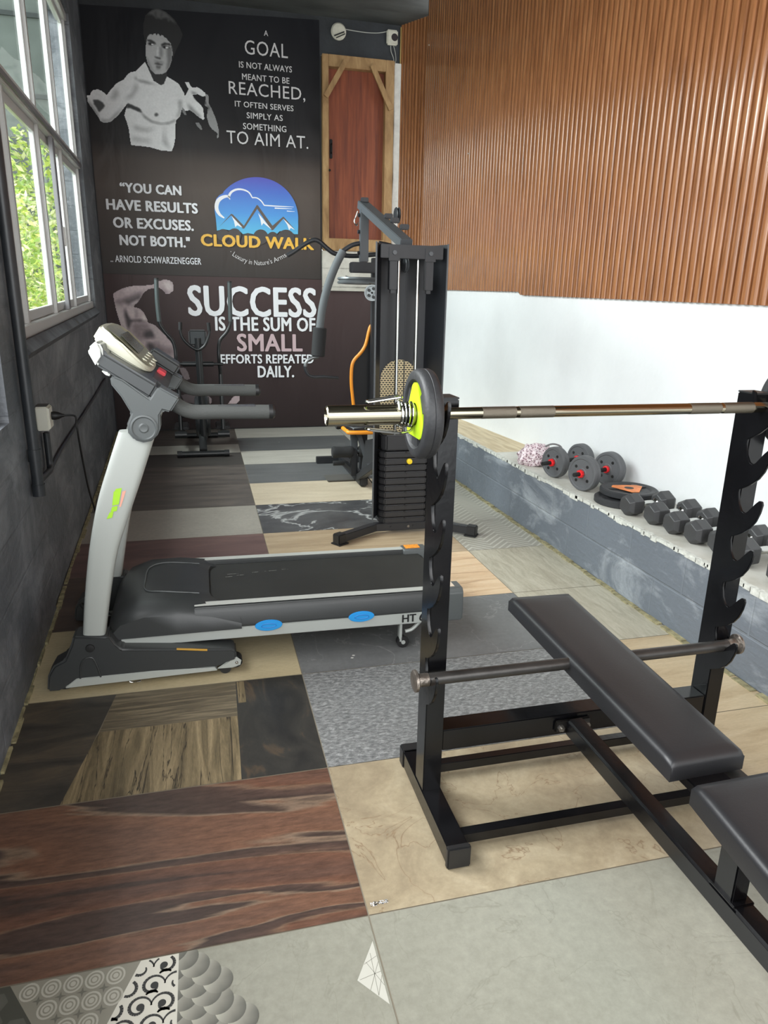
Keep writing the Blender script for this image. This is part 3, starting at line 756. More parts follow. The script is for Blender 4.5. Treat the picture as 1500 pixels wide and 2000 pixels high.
DT = 0.002
def line(parent, body, xl, yl, xr, yr, ytop, ybot, mat, bold=0.0, spacing=1.06):
    """one printed line: left and right ends and cap height measured on the photo"""
    a, b2 = bn(xl, (ytop+ybot)/2, DT), bn(xr, (ytop+ybot)/2, DT)
    xm = (xl+xr)/2
    zt, zb = bn(xm, ytop, DT).z, bn(xm, ybot, DT).z
    return text_mesh('lettering', body, mat, parent, a.x, b2.x, zb, zt, YN-DT, bold, None, spacing)
for body, xl, xr, yt, yb, bold in (
        ('A', 515.5, 523.5, 59, 70, .01), ('GOAL', 478, 562, 80.5, 109.5, 0), ('IS NOT ALWAYS', 467, 570, 124, 136.5, .012), ('MEANT TO BE', 473, 565, 147, 159.5, .012),
        ('REACHED,', 447, 596, 163.5, 189.5, 0), ('IT OFTEN SERVES', 459, 573, 201, 212.5, .012), ('SIMPLY AS', 482, 552, 221.5, 233.5, .012), ('SOMETHING', 475, 559, 242.5, 255, .012), ('TO AIM AT.', 443, 602, 259, 285, 0)):
    line(b1, body, xl, 0, xr, 0, yt, yb, M_grey_t, bold)
for body, xl, xr, yt, yb in (('\u201cYOU CAN', 235, 353, 359, 378), ('HAVE RESULTS', 208.6, 385, 392, 412.5), ('OR EXCUSES.', 222, 377, 426.5, 447), ('NOT BOTH."', 234.5, 370, 460.5, 480.5)):
    line(b1, body, xl, 0, xr, 0, yt, yb, M_lw_t, 0.042)
line(b1, '.. ARNOLD SCHWARZENEGGER', 216, 0, 392.5, 0, 500.5, 514, M_lw_t, 0.014)
for body, xl, xr, yt, yb, mt, bd in (('SUCCESS', 368.5, 616, 557.5, 617, M_lw_t, .026), ('IS THE SUM OF', 421, 615, 618.5, 646, M_lw_t, .028), ('SMALL', 464, 589.5, 651, 685.5, M_pink_t, .03), ('EFFORTS REPEATED', 431, 612, 691.5, 709.5, M_lw_t, .028), ('DAILY.', 504, 573.5, 713.5, 736.5, M_lw_t, .028)):
    line(b2_, body, xl, 0, xr, 0, yt, yb, mt, bd)
line(b1, 'CLOUD WALK', 393.5, 0, 612, 0, 460.5, 483.5, M_gold_t, 0.045)
# tag line set on an arc
def arc_text(body, p0, p1, p2, size):
    A, B, Cc = bn(*p0, DT), bn(*p1, DT), bn(*p2, DT)
    B = B*2-(A+Cc)/2
    # measure advance widths with one text object
    cu = bpy.data.curves.new('m', 'FONT'); cu.body = body; t = bpy.data.objects.new('m', cu); COL.objects.link(t)
    dg = bpy.context.evaluated_depsgraph_get(); me = bpy.data.meshes.new_from_object(t.evaluated_get(dg)); bpy.data.objects.remove(t)
    co = np.empty(len(me.vertices)*3); me.vertices.foreach_get('co', co); W = co[0::3].max(); bpy.data.meshes.remove(me)
    def tri(co):
        # shift each vertex along the arc by the island (letter) it belongs to: use its x as arc parameter
        s = np.clip(co[:, 0]/W, 0, 1); h = co[:, 1]*size
        P = [(1-s)**2*getattr(A, k)+2*s*(1-s)*getattr(B, k)+s**2*getattr(Cc, k) for k in 'xz']
        D = [2*(1-s)*(getattr(B, k)-getattr(A, k))+2*s*(getattr(Cc, k)-getattr(B, k)) for k in 'xz']
        L = np.sqrt(D[0]**2+D[1]**2)
        return P[0]-D[1]/L*h, np.full(len(s), YN-DT), P[1]+D[0]/L*h
    return text_mesh('lettering', body, M_grey_t, b1, 0, 1, 0, 1, YN, 0.0, tri)
arc_text("\u00b7 Luxury in Nature's Arms \u00b7", (447, 494), (505, 518), (566, 497), 0.072)

# ---- logo: blue dome, cloud line, mountains, bushes
def lg(x, y, d=0.0): return bn(380+x*0.17333, 330+y*0.17333, DT+d)
def poly2(name, pts, mat, parent, d=0.0, f=lg):
    mb = MB(); mb.face([f(x, y, d) for x, y in pts]); return mb.build(name, mat, parent, flat=True)
def dome_mat():
    m, nt, b = new_mat('logo_sky_print'); tc = N(nt, 'ShaderNodeTexCoord'); sp = N(nt, 'ShaderNodeSeparateXYZ'); nt.links.new(tc.outputs['Object'], sp.inputs[0])
    mr = N(nt, 'ShaderNodeMapRange'); mr.inputs['From Min'].default_value = lg(700, 730).z-ZS0; mr.inputs['From Max'].default_value = lg(700, 90).z-ZS0
    nt.links.new(sp.outputs['Z'], mr.inputs['Value'])
    nt.links.new(ramp(nt, mr.outputs[0], [(0.0, srgb(86, 186, 226)), (0.35, srgb(72, 150, 222)), (0.75, srgb(70, 110, 204)), (1.0, srgb(82, 84, 188))]), b.inputs['Base Color']); b.inputs['Roughness'].default_value = 0.4
    return m
top = [(240, 560), (226, 470), (226, 400), (245, 335), (280, 295), (325, 270)]
cxx, cyy = 690, 560
arc = [(cxx+478*math.cos(a), cyy-468*math.sin(a)) for a in [math.radians(140-k*4) for k in range(37)]]
bot = [(1168, 640), (1165, 735), (1128, 735), (1060, 700), (960, 700), (930, 730), (880, 715), (820, 735), (740, 690), (690, 700), (672, 737), (600, 722), (545, 735), (500, 690), (440, 672), (390, 690), (330, 678), (252, 695)]
poly2('logo_sky', top+arc+bot, dome_mat(), b1)
def ribbon2(name, pts, ws, mat, parent, d, f=lg):
    P = [Vector((x, y, 0)) for x, y in pts]; L = len(P); mb = MB(); A, Bv = [], []
    for i in range(L):
        t = (P[min(i+1, L-1)]-P[max(i-1, 0)]).normalized(); n = Vector((-t.y, t.x, 0)); w = ws[i] if isinstance(ws, list) else ws
        a, b2 = P[i]+n*w/2, P[i]-n*w/2
        A.append(mb.bm.verts.new(f(a.x, a.y, d))); Bv.append(mb.bm.verts.new(f(b2.x, b2.y, d)))
    for i in range(L-1): mb.bm.faces.new((A[i], A[i+1], Bv[i+1], Bv[i]))
    return mb.build(name, mat, parent, flat=True)
def cr2(pts, k=6): return [(p.x, p.y) for p in cr([(x, y, 0) for x, y in pts], k)]
c1_ = cr2([(335, 553), (280, 510), (248, 440), (262, 365), (310, 322), (375, 308), (400, 345)], 5)
ribbon2('logo_cloud', c1_, [6+40*math.sin(PI*min(1, i/(len(c1_)-1)*0.95+0.05)) for i in range(len(c1_))], M_lw_t, b1, 0.0006)
c2_ = cr2([(380, 325), (410, 265), (470, 232), (540, 232), (610, 262), (650, 322)], 5)
ribbon2('logo_cloud', c2_, [30-18*i/(len(c2_)-1) for i in range(len(c2_))], M_lw_t, b1, 0.0006)
c3_ = cr2([(648, 324), (700, 326), (750, 360), (785, 410)], 5)+[(900, 418), (1020, 424), (1118, 428)]
ribbon2('logo_cloud', c3_, [13]*(len(c3_)-3)+[13, 10, 3], M_lw_t, b1, 0.0006)
ribbon2('logo_cloud', [(903, 441), (1000, 446), (1100, 449)], [14, 10, 4], M_lw_t, b1, 0.0006)
ribbon2('logo_cloud', [(1040, 474), (1080, 477), (1128, 479)], [10, 8, 3], M_lw_t, b1, 0.0006)
M_mt = pm('print_mountain_brown', (88, 76, 66), 0.4)
poly2('logo_ridge', [(278, 652), (412, 506), (430, 512), (556, 640), (700, 408), (712, 408), (878, 640), (995, 540), (1005, 540), (1138, 692), (1000, 560), (884, 690), (866, 690), (706, 450), (560, 672), (542, 672), (412, 522)], M_mt, b1, 0.0008)
for q in ([(418, 530), (540, 660), (480, 635), (458, 655), (445, 590)], [(716, 496), (870, 684), (775, 610), (755, 640), (742, 570)], [(1000, 560), (1130, 686), (1085, 665), (1065, 690), (1045, 630)]):
    poly2('logo_snow', q, M_lw_t, b1, 0.0009)
for cx_, cy_, rr in ((320, 745, 68), (450, 745, 76), (600, 790, 66), (745, 765, 84), (880, 770, 62), (1030, 780, 96)):
    poly2('logo_bush', [(cx_+rr*math.cos(k*PI/12), cy_-rr*math.sin(k*PI/12)) for k in range(24)], M_navy, b1, 0.0007)
# the lettering stands over the bushes
for o in b1.children:
    if o.name.startswith('lettering') and o.data.materials[0] == M_gold_t: o.location.y -= 0.0012

# ---- printed figures: soft-toned photographs printed on the vinyl
def inside(px, py, poly):
    r = np.zeros(px.shape, bool); n = len(poly)
    for i in range(n):
        x1, y1 = poly[i]; x2, y2 = poly[(i+1) % n]
        if y1 == y2: continue
        c = ((y1 > py) != (y2 > py)) & (px < (x2-x1)*(py-y1)/(y2-y1)+x1); r ^= c
    return r
def blur(a, k):
    if k < 1: return a
    for ax in (0, 1):
        p = [(0, 0)]*a.ndim; p[ax] = (k, k)
        b = np.pad(a, p, mode='edge'); c = np.cumsum(b, axis=ax); z = np.zeros_like(np.take(c, [0], axis=ax))
        c = np.concatenate([z, c], axis=ax); w = 2*k+1
        a = (np.take(c, np.arange(w, c.shape[ax]), axis=ax)-np.take(c, np.arange(0, c.shape[ax]-w), axis=ax))/w
    return a
M_print = vcol_mat('photo_print', 0.42)
def photo_print(name, parent, x0, y0, sc, W, H, n, layers, label, grain=0.05, seed=1):
    nx, ny = n, int(n*H/W)
    gx, gy = np.meshgrid(np.linspace(0, W, nx+1), np.linspace(0, H, ny+1))
    img = np.zeros(gx.shape+(3,)); al = np.zeros(gx.shape)
    for kind, col, soft, poly in layers:
        if soft == 'c': poly = cr2(list(poly)+[poly[0]], 4); soft = 0
        m = inside(gx, gy, poly).astype(float)
        m = blur(m, soft) if soft else blur(m, 0)
        if kind == 'base': al = np.maximum(al, m); img = img*(1-m[..., None])+np.array(col)*m[..., None]
        else: img = img*(1-m[..., None])+np.array(col)*m[..., None]
    rng = np.random.default_rng(seed)
    g = blur(rng.normal(0, 1, gx.shape), 1)+0.6*blur(rng.normal(0, 1, gx.shape), 4)*3
    img = np.clip(img*(1+grain*g[..., None]), 0, 255)/255
    lin = np.where(img <= 0.04045, img/12.92, ((img+0.055)/1.055)**2.4)
    mb = MB(); V = {}
    lay = mb.bm.verts.layers.float_color.new('print')
    def vert(j, i):
        if (j, i) not in V:
            p = bn(x0+gx[j, i]*sc, y0+gy[j, i]*sc, DT+0.0002); v = mb.bm.verts.new(p); v[lay] = (*lin[j, i], 1); V[(j, i)] = v
        return V[(j, i)]
    for j in range(ny):
        for i in range(nx):
            if al[j:j+2, i:i+2].mean() > 0.5: mb.bm.faces.new((vert(j, i), vert(j, i+1), vert(j+1, i+1), vert(j+1, i)))
    o = mb.build(name, M_print, parent, flat=True); o['label'] = label; return o
g3 = lambda v: (v, v, v)
s_ = 0.19333
fighter = [
 ('base', g3(222), 0, [(690,625),(640,672),(600,715),(545,728),(510,752),(475,800),(405,838),(350,895),(300,960),(255,918),(215,900),(165,905),(140,935),(130,962),(100,962),(106,1020),(130,1065),(160,1100),(185,1140),(215,1180),(235,1222),(270,1240),(300,1242),(350,1230),(430,1152),(512,1048),(492,1110),(478,1165),(505,1240),(524,1310),(535,1400),(548,1470),(640,1478),(740,1490),(850,1522),(960,1532),(985,1470),(998,1390),(1003,1215),(1045,1175),(1062,1110),(1066,1010),(1100,1003),(1085,940),(1030,845),(960,800),(905,768),(860,860),(780,820)]),
 ('base', g3(222), 0, [(1060,1010),(1098,960),(1128,900),(1100,850),(1090,828),(1128,825),(1160,880),(1215,878),(1262,905),(1296,938),(1303,965),(1275,980),(1222,955),(1170,962),(1205,1010),(1250,1055),(1278,1095),(1292,1200),(1275,1212),(1235,1188),(1180,1140),(1140,1115),(1100,1125),(1062,1075)]),
 ('base', g3(140), 0, [(1300,948),(1328,955),(1336,985),(1338,1050),(1365,1100),(1395,1170),(1422,1250),(1440,1330),(1434,1385),(1408,1408),(1420,1345),(1370,1310),(1335,1265),(1310,1180),(1322,1090),(1285,1055),(1300,1000)]),
 ('base', g3(120), 0, [(1195,1238),(1235,1236),(1262,1280),(1274,1320),(1245,1308),(1212,1275)]),
 ('base', g3(120), 0, [(1062,1080),(1085,1100),(1112,1160),(1095,1168),(1065,1130)]),
 # head, neck, hair
 ('base', g3(30), 0, [(690,625),(740,700),(850,755),(905,730),(915,760),(880,850),(850,862),(790,825),(760,780)]),
 ('base', g3(178), 0, [(700,425),(715,370),(740,345),(800,335),(860,352),(910,378),(945,400),(962,470),(968,540),(962,610),(940,675),(905,728),(850,752),(790,746),(745,705),(712,640),(694,560),(692,480)]),
 ('base', g3(24), 0, [(690,430),(672,350),(668,250),(690,155),(760,95),(820,78),(900,118),(985,192),(1042,282),(1072,352),(1050,420),(1000,520),(970,600),(966,520),(950,440),(905,388),(880,372),(862,340),(845,368),(822,336),(805,362),(790,326),(770,352),(740,345),(712,370),(702,430)]),
 ('ink', g3(84), 2, [(700,150),(760,100),(820,84),(898,122),(970,190),(1010,250),(960,215),(900,180),(850,190),(800,180),(760,150),(725,148)]),
 ('ink', g3(64), 1, [(780,130),(800,110),(815,190),(795,190)]), ('ink', g3(70), 1, [(850,120),(868,128),(860,200),(840,195)]), ('ink', g3(66), 1, [(930,170),(950,190),(930,225),(912,205)]),
 # face modelling
 ('ink', g3(120), 2, [(905,480),(965,470),(962,610),(930,690),(900,720),(915,620)]),
 ('ink', g3(130), 2, [(694,560),(720,600),(760,700),(800,742),(745,705),(712,640)]),
 ('ink', g3(44), 1, [(700,398),(745,398),(790,425),(802,448),(770,440),(725,420)]),
 ('ink', g3(44), 1, [(850,448),(885,430),(945,440),(950,462),(900,452),(860,470)]),
 ('ink', g3(60), 1, [(716,432),(750,426),(785,450),(750,460),(725,452)]), ('ink', g3(215), 0, [(752,442),(768,440),(780,452),(758,456)]), ('ink', g3(18), 0, [(730,432),(750,432),(752,455),(734,452)]),
 ('ink', g3(66), 1, [(855,470),(890,458),(938,478),(935,492),(880,490)]), ('ink', g3(210), 0, [(898,470),(918,474),(928,486),(900,490)]), ('ink', g3(16), 0, [(872,464),(895,464),(898,490),(876,486)]),
 ('ink', g3(128), 2, [(840,470),(862,480),(868,560),(850,590),(838,560)]), ('ink', g3(206), 1, [(812,470),(828,470),(826,560),(806,562)]),
 ('ink', g3(66), 1, [(785,568),(820,578),(852,586),(850,600),(815,594),(788,580)]),
 ('ink', g3(126), 2, [(775,610),(860,620),(880,640),(800,632)]),
 ('ink', g3(72), 1, [(778,642),(815,630),(845,645),(880,652),(850,662),(810,655)]), ('ink', g3(105), 1, [(800,660),(850,668),(842,694),(805,688)]), ('ink', g3(92), 2, [(800,690),(840,694),(830,702),(806,700)]),
 # body modelling
 ('ink', g3(150), 2, [(590,760),(610,800),(700,815),(800,855),(720,850),(640,830),(585,800)]),
 ('ink', g3(165), 4, [(600,820),(620,900),(560,985),(480,1010),(560,930)]),
 ('ink', g3(168), 4, [(395,880),(430,960),(380,1010),(340,1000)]),
 ('ink', g3(20), 1, [(515,1042),(560,1062),(640,1098),(662,1142),(600,1118),(540,1090),(500,1090)]),
 ('ink', g3(120), 2, [(630,1105),(690,1170),(760,1220),(850,1245),(930,1236),(1000,1205),(1000,1222),(930,1252),(850,1258),(750,1236),(680,1190)]),
 ('ink', g3(84), 1, [(795,1140),(815,1142),(826,1158),(815,1174),(794,1176),(780,1160)]),
 ('ink', g3(150), 3, [(1025,1020),(1060,1010),(1060,1110),(1030,1180),(1000,1200),(1035,1110)]),
 ('ink', g3(165), 4, [(560,1260),(700,1300),(800,1290),(720,1330),(600,1320)]), ('ink', g3(160), 4, [(880,1260),(900,1400),(950,1520),(870,1450)]), ('ink', g3(172), 4, [(560,1380),(760,1420),(740,1440),(570,1420)]),
 ('ink', g3(60), 1, [(165,1010),(215,1008),(262,1035),(284,1070),(262,1100),(225,1135),(200,1090),(172,1050)]),
 ('ink', g3(128), 3, [(100,990),(140,1050),(210,1140),(230,1215),(180,1150),(120,1070)]), ('ink', g3(150), 3, [(230,1200),(320,1215),(430,1110),(490,1050),(420,1150),(340,1230),(270,1240)]),
 ('ink', g3(54), 1, [(1178,972),(1230,965),(1290,995),(1310,1050),(1285,1065),(1225,1030),(1190,1000)]),
 ('ink', g3(130), 2, [(1150,920),(1190,930),(1230,955),(1170,950)]), ('ink', g3(128), 3, [(1110,1030),(1190,1110),(1270,1190),(1230,1190),(1140,1110)]),
 ('ink', g3(88), 2, [(1310,1060),(1350,1080),(1330,1120),(1312,1110)]),
]
photo_print('fighter_print', b1, 150, 0, s_, 1500, 1600, 250, fighter, 'black and white print of a bare-chested man in a fighting stance', 0.03)
s2 = 0.186667
P1, P2, P3, P4 = (200, 182, 184), (140, 122, 124), (92, 79, 81), (62, 52, 54)
arm = [
 ('base', (194, 174, 176), 0, [(108,235),(150,205),(205,178),(280,155),(350,145),(440,145),(530,135),(560,105),(600,98),(652,80),(700,92),(735,115),(750,165),(745,205),(715,225),(700,242),(662,238),(640,205),(600,175),(540,180),(480,190),(430,230),(400,285),(370,330),(340,350),(330,370),(395,390),(440,440),(470,500),(480,535),(540,555),(590,600),(650,660),(720,742),(755,800),(770,880),(770,1050),(640,980),(560,920),(430,850),(330,760),(290,680),(240,640),(190,560),(160,470),(140,400),(120,310)]),
 ('base', (120, 106, 108), 0, [(800,1000),(870,1010),(900,1060),(920,1130),(880,1140),(850,1120),(820,1060)]),
 ('base', (186, 166, 168), 0, [(1310,1390),(1360,1320),(1400,1290),(1440,1300),(1440,1350),(1400,1390)]),
 ('base', (140, 124, 126), 0, [(1060,1290),(1100,1290),(1150,1340),(1140,1390),(1080,1370)]),
 ('base', (92, 80, 82), 0, [(820,1290),(980,1270),(1010,1320),(1010,1390),(860,1380)]),
 ('base', (120, 108, 110), 0, [(600,950),(760,1040),(790,1130),(800,1200),(700,1150)]),
 ('ink', (214, 198, 198), 3, [(205,190),(350,155),(530,145),(530,160),(360,180),(240,220)]), ('ink', (216, 202, 200), 2, [(620,110),(700,105),(735,160),(715,215),(670,180)]),
 ('ink', P2, 3, [(130,300),(200,290),(300,250),(420,210),(380,260),(290,310),(200,350),(150,380)]), ('ink', P3, 3, [(220,300),(330,270),(420,220),(395,290),(340,345),(260,350)]),
 ('ink', (200, 184, 184), 2, [(300,330),(360,300),(385,300),(345,345),(300,360)]),
 ('ink', P2, 3, [(600,165),(660,200),(690,240),(650,235)]),
 ('ink', (206, 192, 190), 3, [(140,330),(180,360),(210,480),(260,600),(300,660),(240,620),(180,520),(150,420)]),
 ('ink', P4, 2, [(235,380),(255,430),(300,505),(400,505),(460,520),(400,530),(310,525),(280,600),(290,660),(255,560),(235,470)]),
 ('ink', (204, 188, 186), 3, [(270,390),(330,370),(390,420),(360,480),(300,490),(275,440)]), ('ink', (222, 210, 206), 2, [(410,470),(440,450),(465,520),(430,520)]),
 ('ink', P2, 2, [(340,400),(360,400),(370,490),(350,490)]),
 ('ink', P2, 4, [(310,540),(460,530),(520,620),(480,700),(380,720),(320,640)]), ('ink', P4, 3, [(440,630),(520,610),(560,690),(480,700),(430,690)]), ('ink', P4, 3, [(330,680),(380,780),(460,850),(420,830),(350,770)]),
 ('ink', (190, 174, 174), 3, [(500,560),(560,590),(620,690),(610,740),(560,680)]), ('ink', P2, 4, [(540,720),(640,790),(740,800),(740,900),(640,880),(560,830)]),
 ('ink', P4, 3, [(470,740),(540,760),(560,830),(520,880),(470,800)]), ('ink', P3, 4, [(600,800),(640,880),(620,950),(560,900)]), ('ink', (176, 162, 162), 3, [(640,880),(740,870),(750,980),(660,940)]),
]
photo_print('muscle_print', b2_, 200, 530, s2, 1500, 1450, 210, arm, 'dusty pink print of a flexed muscular arm and shoulder', 0.05, 4)
# ================================================================== WEIGHT BENCH WITH RACK
M_blk = pm('gloss_black_paint', (13, 13, 15), 0.2, var=0.3, vscale=8, bump=0.04, bscale=40, spec=0.4)
M_cap = pm('black_plastic_cap', (30, 30, 31), 0.45)
M_leath = pm('black_leatherette', (34, 34, 36), 0.4, bump=0.03, bscale=220)
M_chr = pm('chrome', (200, 200, 196), 0.14, 1.0)
M_bolt = pm('zinc_bolt', (150, 146, 140), 0.3, 0.9, var=0.2, vscale=60)
YF = 1.66
rack = thing('weight_bench', 'black steel barbell bench with two hooked uprights and padded black seat', 'weight bench', (1.06, 1.6, 0))
XL, XR, TW = 0.592, 1.530, 0.055
hookz = [1.17, 1.023, 0.879, 0.732, 0.584, 0.438]
def hooks(x):
    """a strip of curved prongs standing out from the front of an upright"""
    yf = YF+0.012; pts = []
    for z in hookz:
        pts += [(yf-0.012, z+0.05), (yf-0.02, z+0.02), (yf-0.034, z+0.001), (yf-0.048, z-0.002), (yf-0.058, z+0.006), (yf-0.082, z+0.036), (yf-0.094, z+0.048), (yf-0.104, z+0.048), (yf-0.108, z+0.038),
                (yf-0.104, z+0.014), (yf-0.094, z-0.014), (yf-0.078, z-0.038), (yf-0.055, z-0.058), (yf-0.03, z-0.074), (yf-0.012, z-0.084)]
    pts = [(yf, hookz[0]+0.055)]+pts+[(yf, hookz[-1]-0.09)]
    mb = MB(); mb.prism([Vector((x, y, z)) for y, z in pts], (0.008, 0, 0)); return mb
for x in (XL, XR):
    mb = MB(); mb.box(x-TW/2, x+TW/2, YF, YF+0.075, 0.055, 1.213); up = mb.build('upright', M_blk, rack, bevel=0.003)
    mb = MB(); mb.box(x-TW/2-0.001, x+TW/2+0.001, YF-0.001, YF+0.076, 1.2125, 1.217); mb.build('upright_cap', M_cap, up, bevel=0.002)
    hooks(x-TW/2-0.008).build('hook_strip', M_blk, up, bevel=0.0015)
    mb = MB(); mb.box(x-0.03, x+0.03, 1.425, 1.865, 0.004, 0.062); ft = mb.build('foot_beam', M_blk, rack, bevel=0.003)
    for y0, y1 in ((1.417, 1.437), (1.853, 1.895)):
        mb = MB(); mb.box(x-0.033, x+0.033, y0, y1, 0.0, 0.066); mb.build('end_cap', M_cap, ft, bevel=0.004)
mb = MB(); mb.box(XL+TW/2, XR-TW/2, YF+0.004, YF+0.07, 0.188, 0.257); mb.build('cross_beam', M_blk, rack, bevel=0.003)
for y, z in ((1.80, 0.034), (1.495, 0.034)):
    mb = MB(); mb.box(XL+0.03, XR-0.03, y-0.015, y+0.015, z-0.016, z+0.016); mb.build('tie_bar', M_blk, rack, bevel=0.002)
# long spine towards the lifter's feet, with its mounting plate
XS = 1.035
mb = MB(); mb.box(XS-0.027, XS+0.027, 0.22, YF-0.008, 0.195, 0.25); sp_ = mb.build('spine_beam', M_blk, rack, bevel=0.006)
mb = MB(); mb.box(XS-0.06, XS+0.06, YF-0.007, YF+0.004, 0.200, 0.243); mb.build('mounting_plate', pm('worn_black_plate', (40, 38, 36), 0.4, 0.3, var=0.5, vscale=40), rack, bevel=0.006)
for dx in (-0.043, 0.043):
    mb = MB(); mb.cyl((XS+dx, YF-0.016, 0.221), (XS+dx, YF-0.007, 0.221), 0.011, n=6); mb.cyl((XS+dx, YF-0.022, 0.221), (XS+dx, YF-0.016, 0.221), 0.006, n=10); mb.build('bolt', M_bolt, rack)
mb = MB(); mb.box(XS-0.02, XS+0.02, 0.955, 1.01, 0.25, 0.43); mb.build('seat_post', M_blk, rack, bevel=0.003)
mb = MB(); mb.box(XS-0.026, XS+0.026, 0.94, 1.02, 0.247, 0.2535); mb.build('weld_plate', M_blk, rack, bevel=0.002)
mb = MB(); mb.box(XS-0.027, XS+0.027, 0.23, 0.29, 0.0, 0.2); mb.build('leg', M_blk, rack, bevel=0.003)
mb = MB(); mb.box(XS-0.2, XS+0.2, 0.23, 0.285, 0.0, 0.05); mb.build('foot_bar', M_blk, rack, bevel=0.003)
def pad(name, quad, zt, th, parent, mat):
    """upholstered pad on a quadrilateral plan: rounded edges, slightly domed"""
    c = [Vector((p[0], p[1], 0)) for p in quad]; n = 16; mb = MB()
    def P(u, v): return (c[0]*(1-u)+c[1]*u)*(1-v)+(c[3]*(1-u)+c[2]*u)*v
    g = {}
    for j in range(n+1):
        for i in range(n+1):
            u, v = i/n, j/n
            # concentrate rows near the rim
            u = 0.5-0.5*math.cos(PI*u); v = 0.5-0.5*math.cos(PI*v)
            p = P(u, v); L = (c[1]-c[0]).length; Wd = (c[3]-c[0]).length
            e = min(u*L, (1-u)*L, v*Wd, (1-v)*Wd); r = 0.02
            z = zt-(r-math.sqrt(max(0, r*r-(r-min(e, r))**2)))*0.85+0.003*min(1, e/0.08)
            g[(j, i)] = mb.bm.verts.new((p.x, p.y, z))
    for j in range(n):
        for i in range(n): mb.bm.faces.new((g[(j, i)], g[(j, i+1)], g[(j+1, i+1)], g[(j+1, i)]))
    rim = [(0, i) for i in range(n)]+[(j, n) for j in range(n)]+[(n, i) for i in range(n, 0, -1)]+[(j, 0) for j in range(n, 0, -1)]
    lo = [mb.bm.verts.new((g[k].co.x, g[k].co.y, zt-th)) for k in rim]
    for i in range(len(rim)):
        k = (i+1) % len(rim); mb.bm.faces.new((g[rim[i]], g[rim[k]], lo[k], lo[i]))
    mb.bm.faces.new(lo[::-1])
    return mb.build(name, mat, parent, sharp=60)
bp_ = pad('backrest_pad', [(0.962, 1.128), (1.158, 1.132), (1.212, 2.052), (0.985, 2.06)], 0.478, 0.052, rack, M_leath)
st_ = pad('seat_pad', [(0.885, 0.40), (1.185, 0.40), (1.185, 1.07), (0.968, 1.066)], 0.472, 0.055, rack, M_leath)
mb = MB(); mb.box(1.06-0.05, 1.06+0.05, 1.03, 1.9, 0.40, 0.426); mb.build('pad_rail', M_blk, rack, bevel=0.003)
mb = MB(); mb.box(1.105, 1.165, 1.06, 1.16, 0.392, 0.418); hb = mb.build('hinge_bracket', MATS['worn_black_plate'], rack, bevel=0.003)
mb = MB(); mb.cyl((1.135, 1.09, 0.418), (1.135, 1.09, 0.428), 0.011, n=6); mb.build('hinge_bolt', M_bolt, hb)
mb = MB(); mb.box(1.03, 1.12, 0.955, 1.16, 0.386, 0.404); mb.build('pad_support', M_blk, rack, bevel=0.002)

# ---- spotter bar lying in the lowest hooks
YH = YF+0.012-0.047
spot = thing('safety_bar', 'dull steel pipe with round end flanges lying in the lowest hooks of the bench', 'bar', (1.03, YH, 0.456))
M_pipe = pm('dull_steel_pipe', (70, 68, 66), 0.34, 0.6, var=0.2, vscale=14, bump=0.05, bscale=90)
M_flng = pm('worn_steel_flange', (128, 120, 112), 0.35, 0.8, var=0.35, vscale=40, bump=0.3, bscale=80)
zc = hookz[-1]-0.002+0.0175
mb = MB(); mb.cyl((0.525, YH, zc), (1.545, YH, zc), 0.0172, n=24); mb.build('pipe', M_pipe, spot)
for x, s in ((0.525, -1), (1.545, 1)):
    mb = MB(); mb.lathe([(0, 0), (0, 0.026), (0.003, 0.031), (0.010, 0.031), (0.013, 0.026), (0.013, 0.0)], (x, YH, zc), (s, 0, 0), 28); f_ = mb.build('end_flange', M_flng, spot)
    mb = MB(); mb.lathe([(0, 0.0182), (0.03, 0.0182), (0.03, 0.0)], (x, YH, zc), (-s, 0, 0), 24); mb.build('bare_end', M_flng, spot)

# ---- barbell in the top hooks
BZ = hookz[0]-0.002+0.0150; BY = YH
M_bar = pm('barbell_steel', (158, 152, 134), 0.13, 1.0)
M_knurl = pm('barbell_knurl', (128, 122, 110), 0.42, 1.0, bump=0.35, bscale=900)
bar = thing('barbell', 'long chromed barbell across the top hooks of the bench', 'barbell', (1.06, BY, BZ))
mb = MB(); mb.cyl((0.50, BY, BZ), (1.62, BY, BZ), 0.0145, n=32); mb.build('shaft', M_bar, bar)
for x0, x1 in ((0.665, 0.755), (0.765, 0.86), (1.26, 1.355), (1.365, 1.46)):
    mb = MB(); mb.lathe([(0, 0.0140), (0.0, 0.0149), (x1-x0, 0.0149), (x1-x0, 0.014)], (x0, BY, BZ), (1, 0, 0), 32); mb.build('knurled_grip', M_knurl, bar)
for s, xa, xb in ((1, 0.275, 0.535), (-1, 1.845, 1.585)):
    L_ = abs(xb-xa)
    mb = MB(); mb.lathe([(0.018, 0), (0.018, 0.0165), (0.004, 0.0185), (0.0, 0.0215), (0.003, 0.0245), (L_, 0.0245), (L_, 0.0)], (xa, BY, BZ), (s, 0, 0), 40); sl = mb.build('sleeve', M_bar, bar)
    mb = MB(); mb.lathe([(0, 0), (0, 0.036), (0.012, 0.036), (0.018, 0.026), (0.03, 0.02), (0.03, 0)], (xb-s*0.001, BY, BZ), (s, 0, 0), 36); mb.build('collar_ring', M_bar, bar)
    mb = MB(); mb.lathe([(0.0175, 0.0), (0.0175, 0.0162), (0.0105, 0.0162), (0.0105, 0.0)], (xa, BY, BZ), (s, 0, 0), 28); mb.build('end_plug', pm('pink_end_plug', (206, 184, 178), 0.6), sl)

